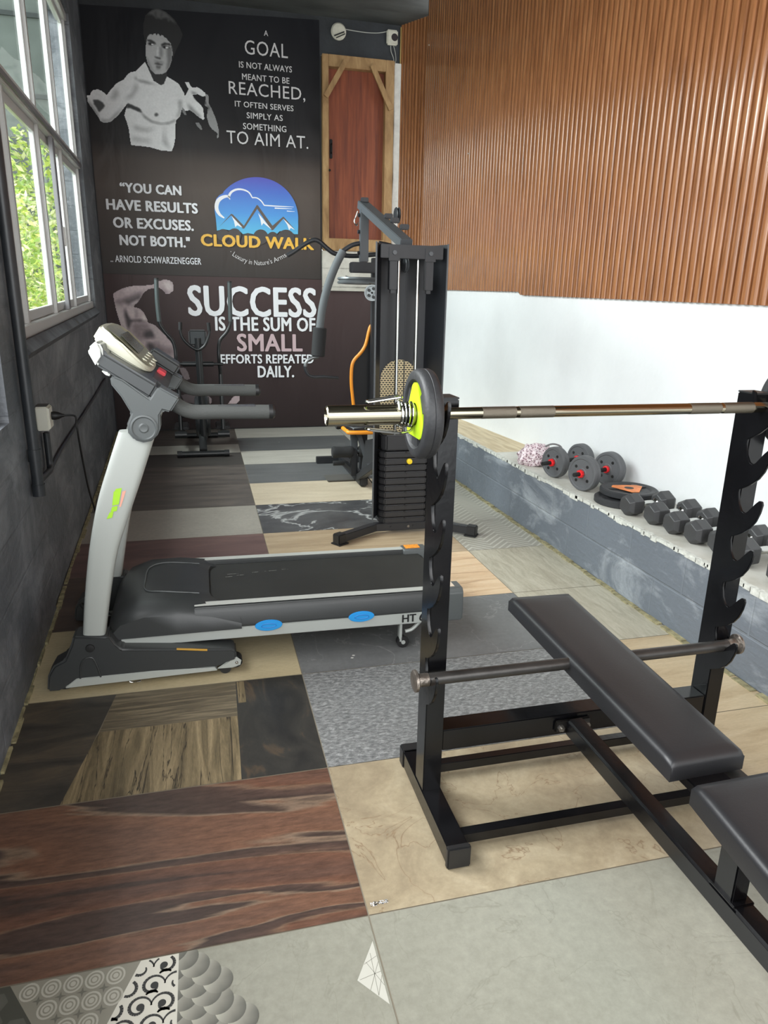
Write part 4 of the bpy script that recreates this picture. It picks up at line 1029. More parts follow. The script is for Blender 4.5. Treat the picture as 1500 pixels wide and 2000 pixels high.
# ---- rubber plates on the bar
M_rub = pm('black_rubber', (44, 45, 47), 0.5, var=0.15, vscale=16, bump=0.12, bscale=130)
M_lime = pm('lime_enamel', (190, 226, 40), 0.35)
def rubber_plate(label, x, s, R=0.108):
    """plate with its face towards s on the bar axis"""
    t = thing('weight_plate', label, 'weight plate', (x, BY, BZ), 'plates on the barbell')
    k = R/0.108
    mb = MB()
    mb.lathe([(-0.012, 0.0265), (-0.012, 0.036*k), (-0.006, 0.038*k), (-0.006, 0.074*k), (-0.02, 0.080*k), (-0.023, 0.084*k), (-0.023, 0.098*k), (-0.020, 0.104*k), (-0.012, 0.1085*k), (-0.0015, 0.1085*k), (0, 0.107*k), (0.0015, 0.1085*k), (0.012, 0.1085*k), (0.020, 0.104*k), (0.023, 0.098*k), (0.023, 0.084*k), (0.02, 0.08*k), (0.006, 0.074*k), (0.006, 0.038*k), (0.012, 0.036*k), (0.012, 0.0265), (-0.012, 0.0265)], (x, BY, BZ), (-s, 0, 0), 64)
    mb.build('rubber_disc', M_rub, t)
    for a in range(3):   # spokes and the enamelled panel
        mb = MB(); ang = PI/2+a*2*PI/3+PI/3
        d = Vector((0, math.cos(ang), math.sin(ang))); n = Vector((0, -d.z, d.y)); c = Vector((x, BY, BZ))
        q = [c+d*0.034*k+n*0.02*k, c+d*0.034*k-n*0.02*k, c+d*0.08*k-n*0.03*k, c+d*0.08*k+n*0.03*k]
        mb.prism([p+Vector((s*0.006, 0, 0)) for p in q], (s*0.012, 0, 0)); mb.build('spoke', M_rub, t, bevel=0.003)
    tri_ = []
    for a in range(3):
        ang = PI/2+a*2*PI/3
        for da in (-0.28, 0.0, 0.28): tri_.append(Vector((x+s*0.0125, BY+0.076*k*math.cos(ang+da), BZ+0.076*k*math.sin(ang+da))))
    ring = [Vector((x+s*0.0125, BY+0.0268*math.cos(a*PI/18), BZ+0.0268*math.sin(a*PI/18))) for a in range(36)]
    mb = MB()
    vo = [mb.bm.verts.new(p) for p in tri_]; vi = [mb.bm.verts.new(p) for p in ring]
    # bridge the outline to the bore
    ao = [math.atan2(p.z-BZ, p.y-BY) % (2*PI) for p in tri_]
    outer = []
    for q in ring:
        a = math.atan2(q.z-BZ, q.y-BY); d = Vector((0, math.cos(a), math.sin(a))); best = None
        for i in range(9):
            p1, p2 = tri_[i]-Vector((x+s*0.0125, BY, BZ)), tri_[(i+1) % 9]-Vector((x+s*0.0125, BY, BZ)); e = p2-p1
            den = d.y*e.z-d.z*e.y
            if abs(den) < 1e-9: continue
            tt = (p1.y*e.z-p1.z*e.y)/den; uu = (p1.y*d.z-p1.z*d.y)/den
            if tt > 0 and -1e-6 <= uu <= 1+1e-6: best = tt if best is None else max(best, tt)
        outer.append(mb.bm.verts.new(Vector((x+s*0.0125, BY, BZ))+d*(best or 0.05)))
    for v in vo: mb.bm.verts.remove(v)
    for i in range(36):
        j = (i+1) % 36; f = mb.bm.faces.new((vi[i], vi[j], outer[j], outer[i]))
    r_ = bmesh.ops.extrude_face_region(mb.bm, geom=mb.bm.faces[:]); bmesh.ops.translate(mb.bm, vec=(s*0.008, 0, 0), verts=[g for g in r_['geom'] if isinstance(g, bmesh.types.BMVert)])
    mb.build('centre_panel', M_lime, t, bevel=0.001)
    return t
rubber_plate('black rubber weight plate with lime green centre on the left barbell sleeve', 0.512, -1)
rubber_plate('black rubber weight plate cut off by the picture edge on the right barbell sleeve', 1.608, 1, 0.125)
# ---- spring collar
clip = thing('spring_collar', 'chrome wire spring clip on the left barbell sleeve against the lime plate', 'spring clip', (0.46, BY, BZ))
pts = []
for k in range(105):
    a = 2*PI*k/24+0.5; pts.append((0.485-0.0085*k/24, BY+0.0285*math.cos(a), BZ+0.0285*math.sin(a)))
mb = MB(); mb.tube(pts, 0.0032, 8); mb.build('coil', M_chr, clip)
e0, e1 = Vector(pts[0]), Vector(pts[-1])
for end, dz in ((e1, 0.045), (e0, -0.042)):
    s = 1 if dz > 0 else -1
    q = fillet([end, Vector((end.x, BY-0.012, BZ+dz*0.9)), Vector((0.455, BY-0.024, BZ+dz)), Vector((0.372, BY-0.026, BZ+dz*1.02-0.012*s)), Vector((0.368, BY-0.004, BZ+dz*1.02-0.012*s)), Vector((0.45, BY+0.002, BZ+dz))], 0.012)
    mb = MB(); mb.tube(q, 0.0032, 8); mb.build('wire_handle', M_chr, clip)
# ================================================================== TREADMILL
TY = 2.58                                    # near face
tm = thing('treadmill', 'grey motorised treadmill with silver posts, standing on the left by the wall', 'treadmill', (0.1, 2.9, 0))
M_tg = pm('treadmill_grey_plastic', (84, 88, 88), 0.42, bump=0.03, bscale=200)
M_td = pm('treadmill_dark_plastic', (50, 52, 52), 0.4, bump=0.03, bscale=200)
M_ts = pm('treadmill_silver', (172, 176, 171), 0.38, 0.15)
M_tl = pm('treadmill_light_shell', (206, 210, 204), 0.35)
M_belt = pm('running_belt', (42, 42, 40), 0.55, var=0.12, vscale=9, bump=0.1, bscale=300)
M_foam = pm('grey_foam_grip', (72, 74, 72), 0.75, bump=0.12, bscale=160)
M_blue = pm('blue_plastic', (40, 146, 214), 0.35)
def T2(x, y, yy): return onY(x, y, yy)
def side(name, px, y0, y1, mat, parent, bevel=0.006, smooth=None, sharp=35):
    """solid with a side outline measured on its near face, running from depth y0 to y1"""
    P = [T2(x, y, y0) for x, y in px]
    if smooth: P = cr(P, smooth, True)
    mb = MB(); mb.prism(P, (0, y1-y0, 0)); return mb.build(name, mat, parent, bevel=bevel, sharp=sharp)
W0, W1 = 2.60, 3.28                           # overall depth of the machine
# base rails (near and far): dark covers with silver strip, feet and wheels
cover = [(92, 1352), (93, 1322), (104, 1302), (126, 1290), (138, 1262), (142, 1244), (206, 1244), (214, 1242), (226, 1258), (238, 1268), (262, 1268), (330, 1268), (408, 1268), (452, 1268), (462, 1272), (462, 1290), (424, 1303), (350, 1312), (250, 1322), (160, 1330), (135, 1340), (120, 1350)]
strip = [(128, 1342), (150, 1325), (300, 1310), (420, 1303), (425, 1309), (330, 1320), (232, 1332), (128, 1344)]
for y0, y1, sgn in ((W0-0.02, W0+0.075, 1), (W1-0.075, W1+0.02, -1)):
    P = [T2(x, y, W0-0.02) for x, y in cover]; dz = Vector((0, y0-(W0-0.02), 0))
    mb = MB(); mb.prism([p+dz for p in P], (0, y1-y0, 0)); cv = mb.build('base_cover', M_td, tm, bevel=0.008, seg=3)
    P = [T2(x, y, W0-0.02) for x, y in strip]
    mb = MB(); mb.prism([p+dz+Vector((0, -0.003 if sgn > 0 else 0.003, 0)) for p in P], (0, y1-y0, 0)); mb.build('base_rail', M_ts, tm, bevel=0.003)
    a = T2(440, 1300, W0); a.y = y0+0.03
    mb = MB(); mb.cyl((a.x, y0+0.012, 0.022), (a.x, y0+0.045, 0.022), 0.022, n=24); mb.build('wheel', pm('black_wheel', (26, 26, 26), 0.5), tm)
    mb = MB(); mb.cyl((a.x+0.042, y0+0.012, 0.048), (a.x+0.042, y0+0.05, 0.048), 0.026, n=24); mb.build('wheel', MATS['black_wheel'], tm)
    br = [(a.x-0.035, 0.028), (a.x+0.03, 0.026), (a.x+0.062, 0.034), (a.x+0.068, 0.058), (a.x+0.05, 0.074), (a.x+0.02, 0.064)]
    mb = MB(); mb.prism([Vector((x, y0+0.002, z)) for x, z in br], (0, 0.008, 0)); bk = mb.build('wheel_bracket', M_ts, tm, bevel=0.004)
    mb = MB(); mb.ball((a.x+0.045, y0+0.001, 0.05), 0.006); mb.build('axle_bolt', M_bolt, bk)
    f0 = T2(118, 1350, W0); mb = MB(); mb.cyl((f0.x+0.02, y0+0.045, 0.0), (f0.x+0.02, y0+0.045, 0.018), 0.026, n=24); mb.build('rubber_foot', MATS['black_wheel'], tm)
    if sgn > 0:
        k = T2(176, 1266, y0); mb = MB(); mb.lathe([(0, 0), (0.0, 0.017), (0.008, 0.015), (0.01, 0.0)], (k.x, y0+0.002, k.z), (0, -1, 0), 24); mb.build('cover_plug', MATS['black_wheel'], cv)
        arch = cr([T2(157, 1325, y0), T2(160, 1293, y0), T2(178, 1284, y0), T2(188, 1297, y0), T2(197, 1322, y0)], 6)
        mb = MB(); mb.tube(arch, 0.004, 8); mb.build('cover_rib', M_td, cv)
        lb = [T2(x, y, y0) for x, y in ((345, 1266), (405, 1268), (405, 1271), (345, 1269))]
        mb = MB(); mb.prism([p+Vector((0, -0.002, 0)) for p in lb], (0, 0.004, 0)); mb.build('warning_strip', pm('amber_label', (196, 150, 60), 0.5), cv)
mb = MB(); mb.box(T2(140, 1300, W0).x, T2(175, 1300, W0).x, W0+0.06, W1-0.06, 0.05, 0.12); mb.build('cross_tube', M_td, tm, bevel=0.004)
lk = cr([T2(252, 1330, W0), T2(258, 1324, W0), T2(274, 1322, W0), T2(276, 1329, W0), T2(262, 1333, W0)], 5, True)
mb = MB(); mb.tube(lk, 0.003, 8, closed=True); mb.build('release_ring', M_chr, tm)
# tilted posts
post = [(160, 1246), (163, 1180), (172, 1080), (188, 985), (208, 915), (230, 845), (305, 845), (275, 940), (248, 1020), (228, 1085), (214, 1170), (205, 1243)]
for y0 in (W0-0.01, W1-0.075):
    Lq = cr([T2(x, y, W0-0.01) for x, y in post[:6]], 5); Rq = cr([T2(x, y, W0-0.01) for x, y in post[6:][::-1]], 5)
    mb = MB(); rings = []
    for a, b2 in zip(Lq, Rq):                  # rounded section swept up the post
        c = (a+b2)/2; h = (b2-a)/2; ring = []
        for k in range(24):
            an = 2*PI*k/24; ca, sa = math.cos(an), math.sin(an)
            ring.append(mb.bm.verts.new(c+h*math.copysign(abs(ca)**0.45, ca)+Vector((0, y0-(W0-0.01)+0.035+0.035*math.copysign(abs(sa)**0.45, sa), 0))))
        rings.append(ring)
    for A, B in zip(rings, rings[1:]):
        for k in range(24): mb.bm.faces.new((A[k], A[(k+1) % 24], B[(k+1) % 24], B[k]))
    mb.bm.faces.new(rings[0]); mb.bm.faces.new(rings[-1][::-1])
    ps = mb.build('upright_post', M_ts, tm, sharp=60)
    if y0 < 2.8:
        rng = random.Random(2)
        def lay(name, mat, cells):
            mb = MB()
            for q in cells: mb.face([T2(x, y, W0-0.0115) for x, y in q])
            o = mb.build(name, mat, ps, flat=True)
        lay('worn_lettering', pm('lime_sticker', (160, 210, 50), 0.5), [[(222, 960), (237, 957), (232, 985), (219, 988)], [(219, 990), (230, 988), (228, 998), (216, 1000)], [(214, 1001), (222, 999), (219, 1011), (208, 1014)], [(226, 955), (238, 953), (237, 957), (224, 960)]])
        lay('worn_lettering', pm('coral_sticker', (222, 160, 140), 0.5), [[(239, 960), (246, 958), (241, 975), (236, 990), (233, 990)]])
# console side cheeks, pivot discs, console body
cheek = [(214, 736), (221, 734), (240, 742), (292, 779), (309, 755), (351, 778), (333, 806), (318, 802), (312, 812), (313, 838), (308, 850), (296, 862), (280, 865), (262, 860), (250, 846), (248, 828), (256, 808), (236, 775), (217, 752)]
slab = [(190, 717), (172, 690), (171, 680), (184, 668), (196, 668), (204, 690), (309, 753), (293, 780)]
CN, CF = W0-0.035, W1+0.035
for y0, y1 in ((CN, CN+0.1), (CF-0.1, CF)):
    P = [T2(x, y, CN) for x, y in cheek]
    mb = MB(); mb.prism([p+Vector((0, y0-CN, 0)) for p in P], (0, y1-y0, 0)); ck = mb.build('console_bracket', M_tg, tm, bevel=0.007, seg=3)
    c = T2(281, 836, CN); sg = -1 if y0 == CN else 1; yy = y0 if sg < 0 else y1
    mb = MB(); mb.lathe([(0, 0.0), (0, 0.046), (0.006, 0.046), (0.008, 0.040), (0.004, 0.036), (0.004, 0.018), (0.007, 0.013), (0.004, 0.0)], (c.x, yy, c.z), (0, sg, 0), 40); mb.build('pivot_disc', M_tg, ck, sharp=25)
P = [T2(x, y, CN) for x, y in slab]
mb = MB(); mb.prism([p+Vector((0, 0.006, 0)) for p in P], (0, CF-CN-0.012, 0)); con = mb.build('console_body', pm('console_dark_grey', (66, 69, 70), 0.4), tm, bevel=0.01, seg=3)
# pale end shell at the top of the console
P = [T2(x, y, CN) for x, y in ((188, 718), (172, 690), (171, 680), (184, 668), (192, 667), (200, 682), (201, 698))]
mb = MB(); mb.prism([p+Vector((0, 0.0, 0)) for p in P], (0, CF-CN, 0)); mb.build('console_end_shell', M_tl, tm, bevel=0.008, seg=3)
P = [T2(x, y, CN) for x, y in ((196, 724), (212, 728), (216, 736), (206, 733))]
mb = MB(); mb.prism([p+Vector((0, 0.004, 0)) for p in P], (0, CF-CN-0.008, 0)); mb.build('console_underside', M_tl, tm, bevel=0.004)
# raised display panel: sits on the slope of the console
sA, sB = T2(204, 688, CN), T2(309, 753, CN); sd = (sB-sA).normalized(); sn = Vector((-sd.z, 0, sd.x))
if sn.z < 0: sn = -sn
def CP(u, v, h): return sA+sd*u+Vector((0, v, 0))+sn*h
DW = CF-CN
Ls = (sB-sA).length
mb = MB(); ol = []
for u, v in cr2([(-0.07, 0.20), (-0.075, DW/2), (-0.07, DW-0.20), (-0.03, DW-0.12), (Ls*0.45, DW-0.11), (Ls*0.74, DW-0.17), (Ls*0.80, DW/2), (Ls*0.74, 0.17), (Ls*0.45, 0.11), (-0.03, 0.12)]+[(-0.07, 0.20)], 4)[:-1]: ol.append((u, v))
lo = [CP(u, v, -0.005) for u, v in ol]; hi = [CP(u, v, 0.052-0.05*max(0, u)/Ls) for u, v in ol]
bl = [mb.bm.verts.new(p) for p in lo]; bh = [mb.bm.verts.new(p) for p in hi]
for i in range(len(ol)):
    j = (i+1) % len(ol); mb.bm.faces.new((bl[i], bl[j], bh[j], bh[i]))
mb.bm.faces.new(bh); mb.bm.faces.new(bl[::-1])
mb.build('display_shell', pm('cream_shell', (214, 214, 194), 0.35), tm, bevel=0.008, seg=3)
mb = MB(); ol2 = [(0.5*Ls*0.7+(u-0.5*Ls*0.7)*0.88, DW/2+(v-DW/2)*0.86) for u, v in ol]
mb.face([CP(u, v, 0.0545-0.05*max(0, u)/Ls) for u, v in ol2]); dp = mb.build('display_panel', pm('display_film', (150, 148, 122), 0.3, var=0.25, vscale=30), tm, flat=True)
mb = MB()
mb.prism([CP(u, v, 0.056-0.05*max(0, u)/Ls) for u, v in ((0.0, 0.24), (0.0, DW-0.24), (0.085, DW-0.24), (0.085, 0.24))], sn*0.002); mb.build('screen', pm('screen_dark', (70, 72, 62), 0.15), dp)
rng = random.Random(4)
for k in range(7):
    u, v = 0.115+0.028*(k % 2), 0.22+k*(DW-0.44)/6
    mb = MB(); mb.lathe([(0, 0), (0, 0.010), (0.003, 0.009), (0.003, 0)], CP(u, v, 0.0555-0.05*u/Ls), sn, 16); mb.build('button', pm('button_pale', (214, 212, 190), 0.4), dp)
mb = MB(); mb.prism([CP(Ls*0.86+du, DW/2+dv, 0.0) for du, dv in ((0, -0.05), (0, 0.05), (0.035, 0.05), (0.035, -0.05))], sn*0.014); mb.build('safety_key', pm('red_key', (206, 50, 60), 0.4), tm, bevel=0.003)
# lower console tray
mb = MB(); mb.prism([CP(Ls*0.83, 0.1, 0.002), CP(Ls*0.83, DW-0.1, 0.002), CP(Ls*1.18, DW-0.1, -0.004), CP(Ls*1.18, 0.1, -0.004)], -sn*0.05); mb.build('console_tray', M_td, tm, bevel=0.005)
for v in (DW-0.13,):
    mb = MB(); mb.prism([CP(Ls*0.55, v-0.05, 0.0), CP(Ls*0.55, v+0.09, 0.0), CP(Ls*1.22, v+0.09, 0.0), CP(Ls*1.22, v-0.05, 0.0)], sn*0.05); mb.build('cup_holder', M_td, tm, bevel=0.01, seg=3)
# handrails
hz = [(330, 780), (352, 797), (378, 806), (420, 806), (480, 806), (526, 806)]
base = [T2(x, y, W0) for x, y in hz]
for dy in (0.0, W1-W0-0.02):
    P = cr([p+Vector((0, dy+0.02, 0)) for p in base], 5)
    mb = MB(); mb.tube(P, 0.0265, 20); mb.xf(Matrix.Identity(4)); hr = mb.build('handrail', M_foam, tm)
    e = P[-1]; mb = MB(); mb.lathe([(0, 0), (0, 0.0275), (0.014, 0.027), (0.022, 0.02), (0.024, 0)], e, (1, 0, 0), 24); mb.build('rail_end_cap', MATS['black_plastic_cap'], hr)
    q = [(430, 1), (500, 1)]; a, b2 = T2(425, 800, W0), T2(500, 800, W0)
    mb = MB(); mb.beam((a.x, W0+dy+0.02, base[-1].z+0.024), (b2.x, W0+dy+0.02, base[-1].z+0.024), 0.03, 0.008); mb.build('pulse_sensor', pm('sensor_steel', (60, 60, 62), 0.2, 0.7), hr, bevel=0.003)
# running deck
NR, FR = 2.635, 3.235                          # near and far edges of the side frame
zb = lambda x: 0.131-0.012*(x+0.05)
xa, xb, xe = -0.36, 0.98, 1.045
mb = MB(); mb.prism([(xa, NR, zb(xa)), (xb, NR, zb(xb)), (xb, NR, zb(xb)+0.056), (xa, NR, zb(xa)+0.043)], (0, 0.03, 0)); rail = mb.build('deck_frame', M_ts, tm, bevel=0.003)
mb = MB(); mb.prism([(xa, FR-0.03, zb(xa)), (xb, FR-0.03, zb(xb)), (xb, FR-0.03, zb(xb)+0.056), (xa, FR-0.03, zb(xa)+0.043)], (0, 0.03, 0)); mb.build('deck_frame', M_ts, tm, bevel=0.003)
def rail_prof(y, s): # dark side rail with pale tread strip
    mb = MB(); pr_ = [(0.0, 0.05), (-0.004, 0.056), (-0.002, 0.118), (0.012, 0.138), (0.07, 0.142), (0.078, 0.132), (0.078, 0.05)]
    x0 = -0.08
    mb.prism([Vector((x0, y+s*a, zb(x0)+h)) for a, h in pr_], (xb-0.02-x0, 0, -0.012*(xb-0.02-x0))); sr = mb.build('foot_rail', M_td, tm, bevel=0.003)
    mb = MB(); mb.prism([Vector((x0, y+s*a, zb(x0)+0.1412)) for a in (0.022, 0.058)]+[Vector((xb-0.02, y+s*a, zb(xb-0.02)+0.1412)) for a in (0.058, 0.022)], (0, 0, 0.003)); mb.build('tread_strip', pm('tread_pale', (176, 178, 172), 0.5), sr, bevel=0.001)
    mb = MB(); mb.prism([Vector((xb-0.06, y+s*a, zb(xb)+h)) for a, h in ((-0.006, 0.0), (-0.008, 0.06), (-0.004, 0.13), (0.012, 0.15), (0.084, 0.15), (0.088, 0.132), (0.088, 0.0))], (0.125, 0, 0)); ec = mb.build('rail_end', M_tg, tm, bevel=0.006, seg=3)
    mb = MB(); mb.prism([Vector((xb-0.045, y+s*0.02, zb(xb)+0.1505)), Vector((xb+0.03, y+s*0.02, zb(xb)+0.1505)), Vector((xb+0.03, y+s*0.07, zb(xb)+0.1505)), Vector((xb-0.045, y+s*0.07, zb(xb)+0.1505))], (0, 0, 0.0015)); mb.build('caution_label', pm('orange_label', (226, 144, 50), 0.5, var=0.3, vscale=120) if s < 0 else pm('faded_label', (206, 190, 170), 0.5, var=0.1, vscale=60), ec)
rail_prof(NR, 1); rail_prof(FR, -1)
mb = MB(); mb.box(-0.12, xb, NR+0.05, FR-0.05, 0.212, 0.232); mb.build('deck_board', MATS['black_plastic_cap'], tm)
mb = MB()
xs = [-0.2+i*(1.2/30) for i in range(31)]
mb.prism([Vector((-0.2, NR+0.082, zb(-0.2)+0.120)), Vector((xb+0.015, NR+0.082, zb(xb)+0.120)), Vector((xb+0.015, FR-0.082, zb(xb)+0.120)), Vector((-0.2, FR-0.082, zb(-0.2)+0.120))], (0, 0, 0.006)); bl_ = mb.build('belt', M_belt, tm)
mb = MB(); mb.cyl((xb+0.015, NR+0.08, zb(xb)+0.094), (xb+0.015, FR-0.08, zb(xb)+0.094), 0.026, n=24); mb.build('roller', M_belt, tm)
mb = MB(); rng = random.Random(9)
for x0, y0, L_ in ((0.06, 3.02, 0.05), (0.10, 3.0, 0.03), (0.22, 3.03, 0.07), (0.30, 3.04, 0.035), (0.17, 3.025, 0.02), (0.05, 2.99, 0.03)):
    z = zb(x0)+0.1268
    for k in range(5): 
        a, h = x0+rng.uniform(0, L_), rng.uniform(0.002, 0.006); mb.face([(a, y0, z), (a+h*3, y0+0.002, z), (a+h*3, y0+h, z), (a, y0+h, z)])
mb.build('scuff_mark', pm('chalk_scuff', (150, 150, 146), 0.8), bl_, flat=True)
# motor hood
hood = MB(); ny_ = 14; prof = [(-0.42, 0.15), (-0.41, 0.205), (-0.37, 0.262), (-0.30, 0.296), (-0.2, 0.302), (-0.10, 0.292), (-0.02, 0.268)]
R_ = []
for j in range(ny_+1):
    v = j/ny_; y = NR-0.005+(FR-NR+0.01)*v; e = min(v, 1-v)*(FR-NR); side_d = 0.05*max(0, 1-e/0.06)**2
    ext = 0.12*max(0, min(1, (abs(v-0.5)*2-0.55)/0.3))            # the hood reaches further back along both rails
    row = []
    for i, (x, z) in enumerate(prof):
        t = i/(len(prof)-1); xx = x+ext*t**2; zz = z-side_d*(0.4+0.6*t)-(0.014*t**2 if ext > 0.05 else 0)-0.010*(t**3)*(1 if ext > 0.06 else 0)
        row.append(hood.bm.verts.new((xx, y, zz)))
    R_.append(row)
for j in range(ny_):
    for i in range(len(prof)-1): hood.bm.faces.new((R_[j][i], R_[j][i+1], R_[j+1][i+1], R_[j+1][i]))
for j in (0, ny_):
    lo = [hood.bm.verts.new((v.co.x, v.co.y, 0.172 if v.co.x > -0.36 else 0.15)) for v in R_[j]]
    for i in range(len(prof)-1): hood.bm.faces.new((R_[j][i], R_[j][i+1], lo[i+1], lo[i]))
end_ = [r[-1] for r in R_]; lo = [hood.bm.verts.new((v.co.x-0.004, v.co.y, 0.225)) for v in end_]
for j in range(ny_): hood.bm.faces.new((end_[j], end_[j+1], lo[j+1], lo[j]))
hd = hood.build('motor_hood', M_td, tm, sharp=50)
ln_ = cr([(-0.06, 2.76, 0.286), (-0.2, 2.765, 0.3035), (-0.27, 2.80, 0.301), (-0.28, 2.93, 0.300), (-0.27, 3.06, 0.301), (-0.2, 3.10, 0.3035), (-0.06, 3.105, 0.286)], 6)
mb = MB(); mb.tube(ln_, 0.003, 6); mb.build('hood_seam', M_tg, hd)
# blue markers and the model lettering on the side frame
for px_ in ((525, 1221), (706, 1204)):
    c = T2(*px_, NR-0.004); mb = MB()
    mb.prism([Vector((c.x+0.055*math.cos(a), NR-0.008, c.z+0.024*math.sin(a))) for a in [k*PI/16 for k in range(32)]], (0, 0.01, 0)); bm_ = mb.build('blue_marker', M_blue, tm, bevel=0.003)
    mb = MB(); mb.tube([Vector((c.x+0.03*math.cos(a), NR-0.0085, c.z+0.009*math.sin(a))) for a in [k*PI/12 for k in range(24)]], 0.0018, 6, closed=True); mb.build('marker_ring', pm('blue_plastic_deep', (30, 118, 190), 0.4), bm_)
a, b2 = T2(786, 1200, NR), T2(846, 1194, NR)
text_mesh('lettering', 'HT 600', pm('black_ink', (18, 18, 18), 0.5), tm, a.x, a.x+(b2.x-a.x)*1.06, T2(800, 1214, NR).z, T2(800, 1199, NR).z, NR-0.0012, 0.03)
# rear adjusting feet
for y in (NR+0.03, FR-0.03):
    x = T2(790, 1240, NR).x
    mb = MB(); mb.cyl((x, y-0.014, 0.028), (x, y+0.014, 0.028), 0.027, n=24); w_ = mb.build('caster_wheel', MATS['black_wheel'], tm, bevel=0.003)
    mb = MB(); mb.cyl((x, y-0.017, 0.028), (x, y-0.014, 0.028), 0.009, n=16); mb.build('hub_cap', M_ts, w_)
    mb = MB(); mb.beam((x-0.012, y, 0.03), (x-0.012, y, zb(x)+0.005), 0.03, 0.012, up=(1, 0, 0)); mb.build('wheel_fork', M_ts, tm, bevel=0.002)
    mb = MB(); mb.tube(cr([(x+0.01, y-0.005, 0.075), (x+0.04, y-0.005, 0.082), (x+0.07, y-0.005, 0.11), (x+0.085, y-0.005, 0.125)], 5), 0.008, 8); mb.build('fork_brace', M_ts, tm)
# loose cable loop behind the hood
k_ = cr([(-0.42, 2.8, 0.21), (-0.5, 2.85, 0.20), (-0.55, 2.95, 0.2), (-0.52, 3.1, 0.12), (-0.47, 3.0, 0.14), (-0.42, 2.9, 0.16)], 6)
mb = MB(); mb.tube(k_, 0.005, 8); mb.build('cable_loop', MATS['black_wheel'], tm)
# ================================================================== MULTI GYM WITH WEIGHT STACK
gy = thing('multi_gym', 'tall black and grey multi gym with a weight stack, orange-edged seat and press arms', 'multi gym', (1.22, 4.4, 0))
M_gb = pm('gym_black', (38, 39, 42), 0.42, bump=0.03, bscale=160)
M_gp = pm('gym_panel_black', (36, 38, 42), 0.4)
M_gg = pm('gym_grey_steel', (80, 83, 86), 0.4, 0.1)
M_gpl = pm('stack_plate_black', (42, 42, 44), 0.45, bump=0.05, bscale=120)
M_or = pm('orange_piping', (246, 154, 40), 0.45)
M_fm = pm('black_foam', (34, 34, 35), 0.8, bump=0.15, bscale=140)
M_gf = pm('grey_foam_sleeve', (90, 94, 96), 0.7, bump=0.06, bscale=140)
def G(x, y, yy): return onY(x, y, yy)
# shroud: folded sheet, open to the front
prof = [(1.008, 4.19), (1.020, 4.225), (1.062, 4.30), (1.085, 4.40), (1.385, 4.40), (1.405, 4.30), (1.432, 4.225), (1.444, 4.19)]
inner = [(1.013, 4.19), (1.025, 4.224), (1.067, 4.298), (1.089, 4.395), (1.381, 4.395), (1.400, 4.298), (1.427, 4.224), (1.439, 4.19)]
mb = MB(); mb.prism([Vector((x, y, 0.10)) for x, y in prof+inner[::-1]], (0, 0, 1.675))
mb.build('shroud', M_gp, gy, sharp=20)
for x in (1.009, 1.443):
    mb = MB(); mb.box(x-0.004, x+0.004, 4.182, 4.192, 0.10, 1.777); mb.build('shroud_lip', M_gg, gy)
# perforated arched window in the back panel
def perf_mat():
    m, nt, b = new_mat('perforated_brass_mesh'); tc = N(nt, 'ShaderNodeTexCoord'); sp = N(nt, 'ShaderNodeSeparateXYZ'); nt.links.new(tc.outputs['Object'], sp.inputs[0])
    cb = N(nt, 'ShaderNodeCombineXYZ'); nt.links.new(sp.outputs['X'], cb.inputs['X']); nt.links.new(sp.outputs['Z'], cb.inputs['Y'])
    br = N(nt, 'ShaderNodeTexBrick'); br.inputs['Scale'].default_value = 1.0; br.inputs['Brick Width'].default_value = 0.021; br.inputs['Row Height'].default_value = 0.0135; br.inputs['Mortar Size'].default_value = 0.0035; br.inputs['Mortar Smooth'].default_value = 0.2
    br.inputs['Color1'].default_value = srgb(38, 34, 28); br.inputs['Color2'].default_value = srgb(48, 42, 34); br.inputs['Mortar'].default_value = srgb(226, 208, 164)
    nt.links.new(cb.outputs[0], br.inputs['Vector']); nt.links.new(br.outputs['Color'], b.inputs['Base Color']); b.inputs['Roughness'].default_value = 0.45
    return m
yw = 4.389
aw = [(1.095, 0.5), (1.345, 0.5), (1.345, 0.97)]+[(1.22+0.125*math.cos(a), 0.97+0.125*math.sin(a)) for a in [k*PI/16 for k in range(1, 16)]]+[(1.095, 0.97)]
mb = MB(); mb.prism([Vector((x, yw, z)) for x, z in aw], (0, 0.003, 0)); mb.build('mesh_window', perf_mat(), gy, flat=True)
# header with its hanging stops
mb = MB(); mb.box(1.035, 1.415, 4.185, 4.235, 1.69, 1.765); hd_ = mb.build('header_beam', M_gb, gy, bevel=0.003)
for x in (1.115, 1.335):
    mb = MB(); mb.box(x-0.033, x+0.033, 4.180, 4.186, 1.675, 1.75); pl = mb.build('bolt_plate', M_gb, gy, bevel=0.002)
    mb = MB(); mb.cyl((x, 4.168, 1.72), (x, 4.18, 1.72), 0.013, n=6); mb.build('bolt', M_gg, pl)
    mb = MB(); mb.box(x-0.024, x+0.024, 4.19, 4.235, 1.515, 1.69); st__ = mb.build('rod_stop', M_gb, gy, bevel=0.003)
    mb = MB(); mb.box(x-0.014, x+0.014, 4.2, 4.225, 1.495, 1.515); mb.build('stop_tip', M_gb, st__, bevel=0.002)
for x in (1.165, 1.285):
    mb = MB(); mb.cyl((x, 4.265, 0.08), (x, 4.265, 1.70), 0.0105, n=16); mb.build('guide_rod', M_chr, gy)
mb = MB(); mb.cyl((1.225, 4.30, 0.5), (1.225, 4.30, 1.70), 0.003, n=8); mb.build('lift_cable', M_gb, gy)
mb = MB(); mb.lathe([(0, 0), (0, 0.04), (0.006, 0.045), (0.012, 0.036), (0.018, 0.045), (0.024, 0.04), (0.024, 0)], (1.213, 4.32, 1.66), (1, 0, 0), 28); mb.build('guide_pulley', M_gg, gy)
